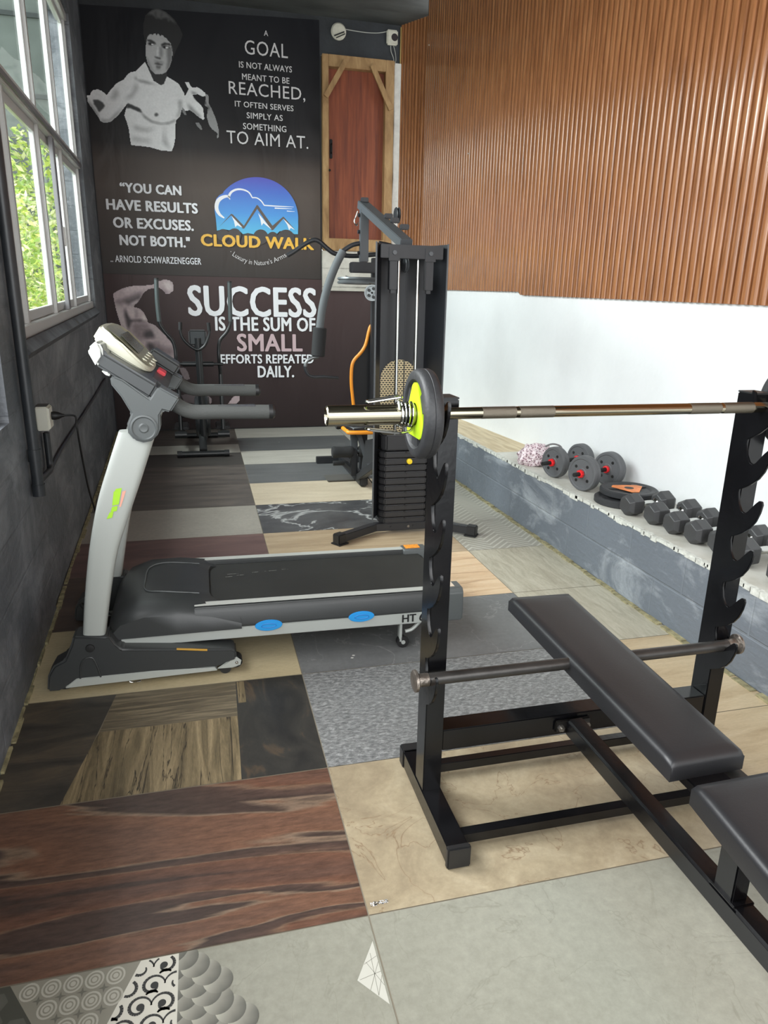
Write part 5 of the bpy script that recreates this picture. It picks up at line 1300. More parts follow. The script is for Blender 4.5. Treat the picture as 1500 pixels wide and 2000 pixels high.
# the stack: a head block and eleven plates, each a part
def plate_outline(x0, x1, y0, y1, c=0.035): return [(x0, y1), (x0, y0+c), (x0+c*0.8, y0), (x1-c*0.8, y0), (x1, y0+c), (x1, y1)]
SX0, SX1 = 1.062, 1.388; z = 0.062; PH = 0.0435
for k in range(11):
    o = plate_outline(SX0, SX1, 4.20, 4.335)
    mb = MB(); mb.prism([Vector((x, y, z+0.0025)) for x, y in o], (0, 0, PH-0.005)); p_ = mb.build('stack_plate', M_gpl, gy, bevel=0.006, seg=2)
    if k != 9:
        mb = MB(); mb.cyl((1.228, 4.1985, z+PH/2+0.012), (1.228, 4.205, z+PH/2+0.012), 0.007, n=12); mb.build('pin_hole', MATS['black_wheel'], p_)
    z += PH
mb = MB(); mb.prism([Vector((x, y, z+0.004)) for x, y in plate_outline(SX0+0.012, SX1-0.012, 4.21, 4.33, 0.03)], (0, 0, 0.10)); mb.build('head_block', M_gpl, gy, bevel=0.008)
mb = MB(); zk_ = 0.062+PH*9+PH*0.55; mb.lathe([(0, 0), (0, 0.0165), (0.010, 0.019), (0.022, 0.0165), (0.026, 0)], (1.245, 4.199, zk_), (0, -1, 0), 24); mb.build('selector_pin', pm('yellow_knob', (240, 208, 40), 0.4), gy)
# front stabiliser, bent at both ends
mb = MB(); mb.beam((1.02, 4.215, 0.045), (1.43, 4.215, 0.045), 0.05, 0.05); mb.build('base_beam', M_gb, gy, bevel=0.004)
for a, b2 in (((1.03, 4.215, 0.045), (0.78, 4.06, 0.038)), ((1.42, 4.215, 0.045), (1.63, 4.06, 0.038))):
    mb = MB(); mb.beam(a, b2, 0.052, 0.05); lg_ = mb.build('base_leg', M_gb, gy, bevel=0.004)
    d = (Vector(b2)-Vector(a)).normalized(); e = Vector(b2)
    mb = MB(); mb.beam(e-d*0.02, e+d*0.045, 0.062, 0.064); mb.build('rubber_foot', M_cap, lg_, bevel=0.006)
    mb = MB(); mb.beam(e-d*0.03+Vector((0, 0, -0.032)), e+d*0.05+Vector((0, 0, -0.032)), 0.08, 0.008); mb.build('foot_flange', M_cap, lg_, bevel=0.002)
for x in (1.135, 1.25, 1.285):
    mb = MB(); mb.cyl((x, 4.185, 0.045), (x, 4.192, 0.045), 0.008, n=8); mb.build('base_bolt', M_bolt if x == 1.25 else M_gb, gy)
# rear frame: main beam, seat post, knee post
mb = MB(); mb.box(1.185, 1.255, 5.38, 6.35, 0.01, 0.085); mb.build('base_beam', M_gb, gy, bevel=0.01)
mb = MB(); mb.beam((1.22, 4.43, 0.5), (1.2, 5.45, 0.07), 0.055, 0.055); mb.build('brace', M_gb, gy, bevel=0.004)
mb = MB(); mb.beam((1.16, 5.55, 0.56), (1.29, 5.42, 0.10), 0.035, 0.05, up=(0, 1, 0)); mb.build('brace', M_gg, gy, bevel=0.004)
mb = MB(); mb.prism([Vector((1.2, 5.42, 0.08)), Vector((1.34, 5.42, 0.10)), Vector((1.36, 5.42, 0.40)), Vector((1.24, 5.42, 0.38))], (0, 0.012, 0)); mb.build('gusset_plate', M_gg, gy, bevel=0.003)
mb = MB(); mb.box(1.15, 1.205, 5.55, 5.60, 0.07, 0.56); mb.build('knee_post', M_gg, gy, bevel=0.004)
mb = MB(); mb.box(1.26, 1.32, 5.7, 5.76, 0.07, 0.55); mb.build('seat_post', M_gb, gy, bevel=0.004)
mb = MB(); mb.box(1.6, 1.66, 4.9, 5.6, 0.01, 0.06) if False else mb.box(0.98, 1.46, 6.3, 6.36, 0.0, 0.06); mb.build('foot_bar', M_gb, gy, bevel=0.004)
def roller(x0, x1, y, z, r=0.047):
    mb = MB(); n = 12; P = []; Rr = []
    for i in range(n+1):
        t = i/n; P.append((x0+(x1-x0)*t, y, z)); Rr.append(r*(0.94+0.10*abs(t-0.5)*2)*(0.88 if i in (0, n) else 1))
    mb.tube(P, Rr, 20); o = mb.build('roller_pad', M_fm, gy); return o
a = G(650, 885, 5.5); roller(a.x, a.x+0.17, 5.53, a.z)
roller(a.x+0.22, a.x+0.40, 5.53, a.z)
mb = MB(); mb.cyl((a.x+0.16, 5.53, a.z), (a.x+0.24, 5.53, a.z), 0.013); mb.build('roller_axle', M_gg, gy)
a2 = G(657, 828, 5.6); roller(a2.x, a2.x+0.15, 5.62, a2.z)
mb = MB(); mb.box(1.14, 1.19, 5.50, 5.55, 0.07, a.z+0.02); mb.build('curl_lever', M_gb, gy, bevel=0.004)
# low handle and foot plate on the floor
h0 = G(655, 910, 5.5); mb = MB(); mb.cyl((h0.x, 5.6, h0.z), (h0.x+0.11, 5.6, h0.z), 0.02); mb.build('curl_handle', M_fm, gy)
mb = MB(); mb.beam((h0.x+0.1, 5.6, h0.z), (1.17, 5.52, 0.1), 0.035, 0.04); mb.build('lever_arm', M_gb, gy, bevel=0.004)
mb = MB(); mb.box(0.96, 1.19, 5.60, 5.80, 0.006, 0.016); mb.build('foot_plate', pm('foot_plate_grey', (90, 88, 84), 0.5), gy, bevel=0.003)
mb = MB(); mb.tube(cr([(1.25, 5.4, 0.09), (1.28, 5.1, 0.03), (1.27, 4.6, 0.012), (1.24, 4.42, 0.05)], 6), 0.004, 8); mb.build('pull_cable', M_gb, gy)
# seat and back rest with orange piping
def cushion(name, outline, depth, parent, mat):
    mb = MB(); mb.prism(outline, depth); return mb.build(name, mat, parent, bevel=0.012, seg=3, sharp=50)
sz = 0.45; so = [(1.12, 5.36), (1.40, 5.36), (1.43, 5.44), (1.43, 5.78), (1.38, 5.84), (1.14, 5.84), (1.09, 5.78), (1.09, 5.44)]
se = cushion('seat_pad', [Vector((x, y, sz)) for x, y in so], (0, 0, 0.05), gy, M_leath)
mb = MB(); mb.tube([Vector((p.x, p.y, sz+0.006)) for p in cr([(x, y, 0) for x, y in so], 4, True)], 0.016, 10, closed=True); mb.build('seat_piping', M_or, se)
be = [(1.25, 0.60), (1.12, 0.60), (1.115, 0.66), (1.105, 0.75), (1.095, 0.85), (1.097, 0.96), (1.115, 1.02), (1.17, 1.08), (1.205, 1.14), (1.235, 1.26), (1.265, 1.28)]
be = be+[(2*1.265-x, z_) for x, z_ in be[::-1][1:]]
YB2 = 5.3
bk_ = cushion('backrest_pad', [Vector((x, YB2, z_)) for x, z_ in be], (0, 0.06, 0), gy, M_leath)
mb = MB(); mb.tube([Vector((x, YB2-0.004, z_)) for x, z_ in [(p.x, p.z) for p in cr([(x, 0, z_) for x, z_ in be], 3, True)]], 0.0125, 10, closed=True); mb.build('backrest_piping', M_or, bk_)
mb = MB(); mb.box(1.235, 1.295, 5.24, 5.295, 0.55, 1.75); mb.build('main_post', M_gb, gy, bevel=0.004)
# overhead beam, front post, arms
mb = MB(); mb.beam((1.212, 4.275, 1.775), (1.165, 5.28, 2.105), 0.075, 0.055, up=(0, 0, 1)); tb = mb.build('overhead_beam', M_gg, gy, bevel=0.004)
for t_ in (0.12, 0.3, 0.42, 0.95):
    p = Vector((1.225, 4.22, 1.80)).lerp(Vector((1.165, 5.28, 2.105)), t_)
    mb = MB(); mb.box(p.x-0.025, p.x+0.025, p.y-0.02, p.y+0.02, p.z+0.025, p.z+0.055); mb.build('beam_bracket', M_gb, tb, bevel=0.004)
mb = MB(); mb.lathe([(0, 0), (0, 0.045), (0.006, 0.05), (0.014, 0.04), (0.022, 0.05), (0.028, 0.045), (0.028, 0)], (1.265, 4.75, 1.985), (1, 0, 0), 28); mb.build('cable_pulley', M_gb, tb)
mb = MB(); mb.tube(cr([(1.13, 5.27, 2.06), (1.115, 5.27, 2.02), (1.105, 5.27, 1.99), (1.12, 5.27, 1.965), (1.135, 5.27, 1.985)], 5), 0.005, 8); mb.build('snap_hook', M_chr, tb)
pa, pb = G(711, 415, 5.2), G(712, 512, 5.2)
mb = MB(); mb.box(pa.x-0.03, pa.x+0.03, 5.17, 5.22, pb.z, pa.z+0.02); mb.build('hanger_post', M_gg, gy, bevel=0.004)
for z_ in (pa.z-0.02, pb.z+0.06, pb.z+0.2):
    mb = MB(); mb.cyl((pa.x-0.045, 5.195, z_), (pa.x-0.03, 5.195, z_), 0.014, n=6); mb.build('post_bolt', M_gb, gy)
ba, bb_ = G(684, 512, 5.2), G(736, 534, 5.2)
mb = MB(); mb.box(ba.x, bb_.x+0.06, 5.14, 5.24, bb_.z, ba.z); mb.build('arm_carriage', M_gb, gy, bevel=0.006)
mb = MB(); c_ = G(700, 549, 5.3); mb.lathe([(0, 0), (0, 0.16), (0.012, 0.165), (0.024, 0.15), (0.034, 0.165), (0.046, 0.16), (0.046, 0)], (c_.x+0.02, 5.36, c_.z-0.02), (0, 0, 1), 40); mb.build('disc_pulley', pm('pulley_steel_grey', (120, 124, 126), 0.35, 0.3), gy)
mb = MB(); mb.tube([(c_.x-0.1, 5.28, c_.z+0.03), (1.26, 5.18, c_.z-0.03)], 0.005, 8); mb.build('cross_cable', M_bolt, gy)
w = G(726, 572, 5.1); mb = MB(); mb.lathe([(0, 0.008), (0, 0.014), (0.004, 0.014), (0.004, 0.045), (0, 0.047), (0, 0.056), (0.012, 0.05), (0.024, 0.056), (0.024, 0.047), (0.02, 0.045), (0.02, 0.014), (0.024, 0.014), (0.024, 0.008)], (w.x, 5.09, w.z), (0.45, 1, 0), 32); wp = mb.build('spoked_pulley', pm('pulley_light_grey', (152, 156, 158), 0.4), gy)
for k in range(5):
    a = k*2*PI/5; mb = MB(); mb.lathe([(0, 0), (0, 0.011), (0.003, 0.011), (0.003, 0)], (w.x+0.9*0.03*math.cos(a), 5.088-0.012*math.cos(a), w.z+0.03*math.sin(a)), (0.45, 1, 0), 14); mb.build('pulley_hole', MATS['black_wheel'], wp)
def arm(sgn):
    """press arm: bent pipe, foam-covered lower run, big grip and hooked handle"""
    pxs = [(716, 474), (690, 478), (670, 490), (655, 520), (640, 560), (630, 600), (624, 645), (621, 695)]
    P = [G(x, y, 5.2) for x, y in pxs]; xm = 1.225
    if sgn < 0: P = [Vector((2*xm-p.x, p.y, p.z)) for p in P]
    mb = MB(); mb.tube(cr(P[:3], 6), 0.016, 14); ar = mb.build('press_arm', M_gb, gy)
    mb = MB(); mb.tube(cr(P[2:7], 6), [0.031]+[0.029]*24 if False else 0.0285, 18); mb.build('arm_sleeve', M_gf, ar)
    mb = MB(); d = (P[7]-P[6]).normalized(); g0 = G(625, 640, 5.2); g1 = G(621, 696, 5.2)
    if sgn < 0: g0.x = 2*xm-g0.x; g1.x = 2*xm-g1.x
    mb.lathe([(0, 0), (0, 0.044), (0.006, 0.05), ((g1-g0).length-0.006, 0.05), ((g1-g0).length, 0.044), ((g1-g0).length, 0)], g0, g1-g0, 24); mb.build('grip', M_fm, ar)
    h = [G(x, y, 5.2) for x, y in ((622, 697), (610, 699), (599, 706), (596, 718), (601, 730), (612, 736), (635, 736), (661, 738))]
    if sgn < 0: h = [Vector((2*xm-p.x, p.y, p.z)) for p in h]
    h = cr(h, 5); k = 14
    mb = MB(); mb.tube(h[:k+1], 0.013, 12); mb.build('handle_hook', pm('hook_steel', (120, 122, 122), 0.3, 0.7), ar)
    mb = MB(); mb.tube(h[k:], 0.012, 12); mb.build('handle_bar', M_gb, ar)
arm(1); arm(-1)
lb_ = [G(x, y, 5.42) for x, y in ((561, 499), (575, 491), (595, 477), (612, 469), (624, 472), (640, 486), (656, 496), (690, 500), (735, 497))]
mb = MB(); mb.tube(cr(lb_, 5), 0.0165, 14); mb.build('pull_down_bar', M_gb, gy)
# ================================================================== ELLIPTICAL TRAINER
el = thing('elliptical_trainer', 'black elliptical trainer with upright moving arms in front of the lower banner', 'elliptical trainer', (-0.03, 7.1, 0))
M_eb = pm('elliptical_black', (28, 29, 30), 0.32)
M_eg = pm('elliptical_grip_grey', (62, 70, 70), 0.4)
EY = 6.95
def E_(x, y, yy=EY): return onY(x, y, yy)
mb = MB(); mb.cyl((-0.265, 6.77, 0.032), (0.205, 6.77, 0.032), 0.028, n=20); ff = mb.build('foot_bar', M_eb, el)
for x in (-0.27, 0.165):
    mb = MB(); mb.cyl((x, 6.77, 0.032), (x+0.045, 6.77, 0.032), 0.032, n=20); mb.build('foot_cap', M_cap, ff)
mb = MB(); mb.cyl((-0.25, 7.75, 0.032), (0.2, 7.75, 0.032), 0.028, n=20); mb.build('foot_bar', M_eb, el)
mb = MB(); mb.beam((-0.03, 6.77, 0.05), (-0.03, 7.0, 0.16), 0.07, 0.06, up=(0, 0, 1)); mb.build('frame_beam', M_eb, el, bevel=0.006)
mb = MB(); mb.beam((-0.03, 7.0, 0.12), (-0.03, 7.75, 0.05), 0.06, 0.06); mb.build('frame_beam', M_eb, el, bevel=0.006)
m0, m1 = E_(400, 870), E_(386, 660)
mb = MB(); mb.cyl((m0.x, 6.97, 0.14), (m1.x, EY, m1.z), 0.032, n=20); mb.build('mast', M_eb, el)
f0, f1 = E_(386, 868), E_(411, 742)
mb = MB(); mb.lathe([(0, 0), (0, 0.185), (0.02, 0.20), (0.12, 0.20), (0.14, 0.185), (0.14, 0)], (-0.09, 7.16, 0.33), (1, 0, 0), 36); mb.build('flywheel_cover', pm('flywheel_dark', (38, 40, 42), 0.4), el)
c = E_(386, 660); mb = MB(); mb.box(c.x-0.083, c.x+0.083, EY-0.01, EY+0.045, c.z-0.075, c.z+0.075); co_ = mb.build('console', M_eb, el, bevel=0.018, seg=3)
mb = MB(); mb.box(c.x-0.065, c.x+0.065, EY-0.013, EY-0.009, c.z-0.055, c.z+0.058); mb.build('console_cover', pm('console_back_teal_black', (20, 28, 31), 0.4), co_, bevel=0.003)
u_ = [E_(x, y, EY-0.03) for x, y in ((352, 630), (352, 646), (358, 662), (372, 676), (386, 683), (398, 677), (405, 664), (409, 648), (407, 631))]
mb = MB(); mb.tube(cr(u_, 5), 0.0135, 12); fh = mb.build('fixed_handle', M_eb, el)
for a, b2 in ((u_[0], u_[1]), (u_[-1], u_[-2])):
    mb = MB(); mb.tube([a+(a-b2)*0.05, a.lerp(b2, 0.9)], 0.0165, 12); mb.build('hand_grip', M_fm, fh)
for q in (((305, 546), (307, 590), (311, 628), (322, 648), (336, 664), (342, 682), (344, 705), (347, 732)), ((448, 552), (449, 590), (450, 628), (443, 648), (430, 664), (427, 682), (428, 705), (431, 732))):
    P = [E_(x, y, EY+0.1) for x, y in q]; P[-1].y += 0.05
    mb = MB(); mb.tube(cr(P, 6), 0.0165, 12); ma = mb.build('moving_arm', M_eb, el)
    mb = MB(); mb.tube(cr(P[:3], 6), 0.0195, 12); mb.build('arm_grip', M_eg, ma)
    mb = MB(); mb.lathe([(0, 0), (0, 0.022), (0.012, 0.022), (0.016, 0)], P[0], (0, 0, 1), 16); mb.build('arm_cap', M_cap, ma)
    lo = Vector((P[-1].x, 7.02, 0.22)); mb = MB(); mb.cyl(P[-1], lo, 0.02, n=14); mb.build('link_arm', M_eb, ma)
    s = -1 if P[0].x < -0.1 else 1
    mb = MB(); mb.beam((P[-1].x, 6.92, 0.19), (P[-1].x, 7.62, 0.15), 0.05, 0.04); mb.build('pedal_arm', M_eb, el, bevel=0.004)
    mb = MB(); mb.box(P[-1].x-0.07, P[-1].x+0.07, 7.16, 7.48, 0.19, 0.225); pd = mb.build('pedal', M_cap, el, bevel=0.012)
    mb = MB(); mb.lathe([(0, 0), (0, 0.035), (0.11, 0.035), (0.11, 0)], (P[-1].x-0.055, 6.92, 0.19), (1, 0, 0), 20); mb.build('pivot_sleeve', M_eb, el)
a, b2 = E_(337, 711, EY+0.08), E_(436, 711, EY+0.08)
mb = MB(); mb.cyl(a, b2, 0.0135, n=14); mb.cyl((a.x+0.09, a.y, a.z), (b2.x-0.09, a.y, a.z), 0.024, n=16); mb.build('pivot_axle', M_eb, el)
mb = MB(); mb.cyl((-0.22, 7.16, 0.33), (0.16, 7.16, 0.33), 0.014, n=12); mb.build('crank_axle', M_eb, el)

# ================================================================== THINGS ON THE LEDGE
LZ = 0.393
M_db = pm('dumbbell_grey_plastic', (88, 89, 91), 0.5, bump=0.06, bscale=120)
M_red = pm('red_star_nut', (226, 42, 46), 0.4)
def disc_dumbbell(label, p0, p1, R, sticks=0.06):
    """adjustable dumbbell: two thick plastic discs, red nuts, black bar; axis from front disc p0 to rear disc p1"""
    a, b2 = Vector(p0), Vector(p1); ax = (b2-a).normalized(); c = (a+b2)/2
    t = thing('dumbbell', label, 'dumbbell', (c.x, c.y, LZ), 'adjustable dumbbells')
    mb = MB(); mb.cyl(a-ax*(sticks+0.03), b2+ax*(sticks*0.6+0.02), 0.0125, n=20); mb.build('bar', MATS['black_wheel'], t)
    for p, s in ((a, -1), (b2, 1)):
        k = R/0.105
        mb = MB(); mb.lathe([(0.026, 0.014), (0.027, 0.03*k), (0.024, 0.034*k), (0.024, 0.084*k), (0.028, 0.088*k), (0.028, 0.099*k), (0.020, 0.1045*k), (0.004, 0.105*k), (0, 0.1035*k), (-0.004, 0.105*k), (-0.02, 0.1045*k), (-0.028, 0.099*k), (-0.028, 0.088*k), (-0.024, 0.084*k), (-0.024, 0.034*k), (-0.027, 0.03*k), (-0.026, 0.014)], p, ax, 56)
        ds = mb.build('disc', M_db, t)
        u = Vector((0, 0, 1)); w_ = ax.cross(u).normalized()
        for q in range(4):
            an = PI/4+q*PI/2+0.1
            for sd in (-1, 1):
                h = p+ax*sd*0.0238+(u*math.sin(an)+w_*math.cos(an))*0.058*k
                mb = MB(); mb.lathe([(0, 0), (0, 0.0095), (0.0012, 0.0095), (0.0012, 0)], h, ax*sd, 16); mb.build('hole', MATS['black_wheel'], ds)
        mb = MB(); st = []
        for q in range(16):
            an = q*PI/8; rr = 0.026 if q % 2 == 0 else 0.020; st.append(p+ax*s*0.027+(u*math.sin(an)+w_*math.cos(an))*rr)
        mb.prism(st, ax*s*0.02); mb.build('star_nut', M_red, t, bevel=0.002)
        mb = MB(); mb.lathe([(0, 0.0135), (0, 0.022), (0.012, 0.022), (0.014, 0.0135)], p-ax*s*0.027, -ax*s, 20); mb.build('lock_collar', M_red, t)
    return t
disc_dumbbell('grey disc dumbbell with red star nuts, farther one beside the pink plastic bag', (2.145, 3.96, LZ+0.098), (2.36, 4.03, LZ+0.098), 0.098, 0.085)
disc_dumbbell('grey disc dumbbell with red star nuts, nearer one next to the flat plates', (2.155, 3.62, LZ+0.105), (2.37, 3.70, LZ+0.105), 0.105)
# crumpled plastic bag
def bag_mat():
    m, nt, b = new_mat('pink_printed_plastic'); v = coords(nt, (1, 1, 1)); n = N(nt, 'ShaderNodeTexVoronoi', i_Scale=75.0); nt.links.new(v, n.inputs['Vector'])
    nt.links.new(ramp(nt, n.outputs['Distance'], [(0.30, srgb(108, 84, 92)), (0.42, srgb(214, 186, 194)), (0.7, srgb(228, 216, 218))]), b.inputs['Base Color']); b.inputs['Roughness'].default_value = 0.3
    return m
mb = MB(); bmesh.ops.create_icosphere(mb.bm, subdivisions=5, radius=1.0)
for v in mb.bm.verts:
    p = v.co.copy(); q = 1+0.22*noise.noise(p*2.2+Vector((3, 1, 2)))+0.12*noise.noise(p*6.0)+0.05*abs(noise.noise(p*14.0))
    v.co = Vector((p.x*0.12*q, p.y*0.10*q, max(-0.055, p.z*0.085*q)))
mb.xf(Matrix.Translation((2.19, 4.33, LZ+0.056)))
bg_ = thing('plastic_bag', 'crumpled pink and white patterned plastic bag behind the far disc dumbbell', 'plastic bag', (2.19, 4.33, LZ))
mb.build('bag_body', bag_mat(), bg_, sharp=50)
mb = MB(); mb.tube(cr([(2.23, 4.31, LZ+0.12), (2.28, 4.27, LZ+0.15), (2.33, 4.24, LZ+0.13), (2.32, 4.22, LZ+0.06)], 5), 0.006, 8); mb.build('bag_strap', pm('strap_grey', (110, 108, 108), 0.6), bg_)
# flat plates
def flat_plate(label, c, z, R, H, emblem):
    t = thing('weight_plate', label, 'weight plate', (c[0], c[1], z), 'plates lying flat on the ledge')
    o = (c[0], c[1], z)
    mb = MB(); mb.lathe([(0.004, 0.026), (0.004, 0.045), (0.008, 0.06), (0.008, R*0.72), (0.001, R*0.80), (0.0, R*0.95), (0.006, R), (H-0.006, R), (H, R*0.95), (H-0.001, R*0.80), (H-0.010, R*0.72), (H-0.010, 0.06), (H-0.003, 0.045), (H-0.003, 0.026), (0.004, 0.026)], o, (0, 0, 1), 64); mb.build('rubber_disc', M_rub, t)
    for k in range(3):
        an = 0.5+k*2*PI/3; d = Vector((math.cos(an), math.sin(an), 0)); n = Vector((-d.y, d.x, 0)); b0 = Vector((c[0], c[1], z+H-0.0105))
        mb = MB(); mb.prism([b0+d*0.05+n*0.02, b0+d*R*0.78+n*0.05, b0+d*R*0.78-n*0.05, b0+d*0.05-n*0.02], (0, 0, 0.0075)); mb.build('spoke', M_rub, t, bevel=0.002)
    if emblem:
        b0 = Vector((c[0], c[1], z+H-0.002)); mb = MB(); pts_ = []
        for k in range(3):
            an = 0.35+k*2*PI/3
            for da in (-0.2, 0.2): pts_.append(b0+Vector((math.cos(an+da), math.sin(an+da), 0))*0.095)
        mb.prism(pts_, (0, 0, 0.002)); mb.build('emblem', pm('orange_emblem', (222, 128, 64), 0.45, var=0.35, vscale=18), t)
        mb = MB(); mb.lathe([(0, 0), (0, 0.026), (0.001, 0.026), (0.001, 0)], b0+Vector((0, 0, 0.002)), (0, 0, 1), 24); mb.build('bore', MATS['black_wheel'], t)
    return t
flat_plate('plain black rubber plate lying underneath the orange-marked plate on the ledge', (2.235, 3.335), LZ, 0.150, 0.036, False)
flat_plate('black rubber plate with an orange centre emblem, lying on top of another plate', (2.300, 3.375), LZ+0.036, 0.158, 0.036, True)
# hex dumbbells: build one, copy the rest
M_hex = pm('hex_rubber', (60, 60, 61), 0.42, bump=0.10, bscale=160)
M_hexl = pm('hex_rubber_rim', (66, 66, 67), 0.5)
def hex_head(mb, x0, x1, R):
    def ring(x, r): return [Vector((x, r*math.cos(PI/6+k*PI/3), R*math.cos(PI/6)+r*math.sin(PI/6+k*PI/3))) for k in range(6)]
    L_ = x1-x0; rs = [ring(x0, R*0.70), ring(x0+L_*0.22, R), ring(x1-L_*0.22, R), ring(x1, R*0.70)]
    V = [[mb.bm.verts.new(p) for p in r] for r in rs]
    for A, B in zip(V, V[1:]):
        for k in range(6): mb.bm.faces.new((A[k], A[(k+1) % 6], B[(k+1) % 6], B[k]))
    mb.bm.faces.new(V[0]); mb.bm.faces.new(V[-1][::-1])
HR, HL = 0.062, 0.098
hx = thing('dumbbell', 'x', 'dumbbell', (0, 0, 0), 'hex dumbbells on the ledge')
for s in (-1, 1):
    mb = MB(); hex_head(mb, *( (-0.15, -0.15+HL) if s < 0 else (0.15-HL, 0.15) ), HR); mb.build('head', M_hex, hx, bevel=0.0022, seg=1, sharp=12)
    mb = MB(); mb.lathe([(0, 0), (0, 0.021), (0.006, 0.023), (0.012, 0.017)], (s*(0.15-HL), 0, HR*math.cos(PI/6)), (-s, 0, 0), 24); mb.build('end_ring', M_chr, hx)
mb = MB(); zc_ = HR*math.cos(PI/6); mb.lathe([(-0.052, 0.0135), (-0.03, 0.0155), (0, 0.017), (0.03, 0.0155), (0.052, 0.0135)], (0, 0, zc_), (1, 0, 0), 24); mb.build('handle', M_chr, hx)
spots = [((2.255, 3.125), 0.10, 1.0, 'hex dumbbell resting against the flat plates, farthest of the hex row'),
         ((2.285, 2.955), 0.09, 1.0, 'second hex dumbbell from the flat plates on the ledge'),
         ((2.285, 2.80), 0.09, 0.98, 'third hex dumbbell from the flat plates on the ledge'),
         ((2.295, 2.65), 0.08, 1.0, 'hex dumbbell fourth from the flat plates, its chrome handle ending behind the right upright'),
         ((2.315, 2.51), 0.08, 1.0, 'hex dumbbell half hidden behind the left edge of the right upright'),
         ((2.305, 2.36), 0.08, 1.05, 'hex dumbbell with its chrome handle showing between the hooks of the right upright'),
         ((2.30, 2.13), 0.07, 1.05, 'hex dumbbell cut by the right picture edge, nearest of the row')]
for i, ((x, y), rz, sc_, lab) in enumerate(spots):
    o = hx if i == 0 else copy_tree(hx)
    o.location = (x, y, LZ); o.rotation_euler = (0, 0, rz); o.scale = (sc_, sc_, sc_)
    o['label'] = lab

# ================================================================== ON THE WALLS
M_pip = pm('black_painted_conduit', (38, 41, 44), 0.4, var=0.2, vscale=20)
def Lp(x, y, off=0.0):
    r = ray(x, y); t = ((L0+LN*off-CAMP).dot(LN))/r.dot(LN); return CAMP+r*t
p0, p1 = Lp(70, 962, 0.03), Lp(38, 560, 0.03)
cp = thing('conduit_pipe', 'thick black painted conduit running up the left wall beside the window', 'pipe', (p0.x, p0.y, p0.z))
top_ = LW((p1-L0).dot(LD)-0.02, CEIL-0.02, 0.035)
um = (p0-L0).dot(LD)+0.005
mb = MB(); mb.cyl(LW(um, p0.z, 0.042), LW(um, CEIL, 0.042), 0.023, n=20); mb.build('pipe', M_pip, cp)
for z_ in (p0.z+0.005, 0.80):
    mb = MB(); mb.cyl(LW(um, z_-0.02, 0.042), LW(um, z_+0.03, 0.042), 0.0265, n=20); mb.build('coupling', M_pip, cp)
a, b2 = Lp(88, 845, 0.02), Lp(98, 930, 0.02)
sp2 = thing('conduit_pipe', 'short black painted conduit hanging below the white socket box', 'pipe', tuple(b2))
ua = (a-L0).dot(LD)
mb = MB(); mb.tube(fillet([LW(ua, a.z, 0.025), LW(ua, b2.z+0.03, 0.025), LW(um+0.04, p0.z+0.03, 0.03)], 0.05), 0.015, 14); mb.build('pipe', M_pip, sp2)
mb = MB(); mb.tube([LW(ua+0.03, a.z, 0.02), LW(ua+0.02, b2.z+0.03, 0.02)], 0.009, 10); mb.build('wire_run', M_pip, sp2)
q = [Lp(x, y, 0.013) for x, y in ((100, 915), (118, 880), (150, 830), (185, 775), (205, 740))]
tr = thing('conduit_pipe', 'thin black painted cable pipe climbing along the left wall behind the treadmill', 'pipe', tuple(q[0]))
mb = MB(); mb.tube(q, 0.009, 10); mb.build('pipe', M_pip, tr)
# socket box
c = Lp(87, 815, 0.03)
uo = (c-L0).dot(LD)
ob = thing('outlet_box', 'white square socket box on the dark left wall', 'outlet', tuple(c))
mb = MB(); mb.prism([LW(uo-0.055, c.z-0.055), LW(uo+0.055, c.z-0.055), LW(uo+0.055, c.z+0.055), LW(uo-0.055, c.z+0.055)], LN*0.055); mb.build('box_body', pm('socket_ivory', (216, 214, 200), 0.45), ob, bevel=0.005)
mb = MB(); mb.prism([LW(uo-0.05, c.z+0.056, 0.0), LW(uo+0.05, c.z+0.056, 0.0), LW(uo+0.05, c.z+0.056, 0.05), LW(uo-0.05, c.z+0.056, 0.05)], (0, 0, 0.001)); mb.build('paint_smear', pm('grey_smear', (96, 94, 92), 0.6), ob)
mb = MB(); mb.prism([LW(uo-0.048, c.z-0.048, 0.055), LW(uo+0.048, c.z-0.048, 0.055), LW(uo+0.048, c.z+0.048, 0.055), LW(uo-0.048, c.z+0.048, 0.055)], LN*0.004); mb.build('face_plate', pm('socket_white', (228, 226, 214), 0.4), ob, bevel=0.002)
pc = thing('power_cord', 'black power cord plugged into the white socket box and hanging to the treadmill', 'cord', tuple(c))
pl0 = LW(uo+0.01, c.z+0.005, 0.06)
mb = MB(); mb.lathe([(0, 0), (0, 0.019), (0.012, 0.021), (0.03, 0.017), (0.045, 0.009), (0.055, 0.006)], pl0, LN, 16); mb.build('plug', MATS['black_wheel'], pc)
off = 0.12
ends = [pl0+LN*0.052, pl0+LN*0.10+Vector((0, 0, -0.004))]
for x, y in ((150, 832), (158, 880), (172, 950), (186, 998), (196, 1030)):
    r = ray(x, y); ends.append(CAMP+r*(((L0+LN*0.17-CAMP).dot(LN))/r.dot(LN)))
e = ends[-1]; ends += [Vector((-0.52, 3.32, 0.12)), Vector((-0.52, 3.2, 0.03)), Vector((-0.47, 3.05, 0.16))]
mb = MB(); mb.tube(cr(ends, 6), 0.0048, 8); mb.build('cable', MATS['black_wheel'], pc)
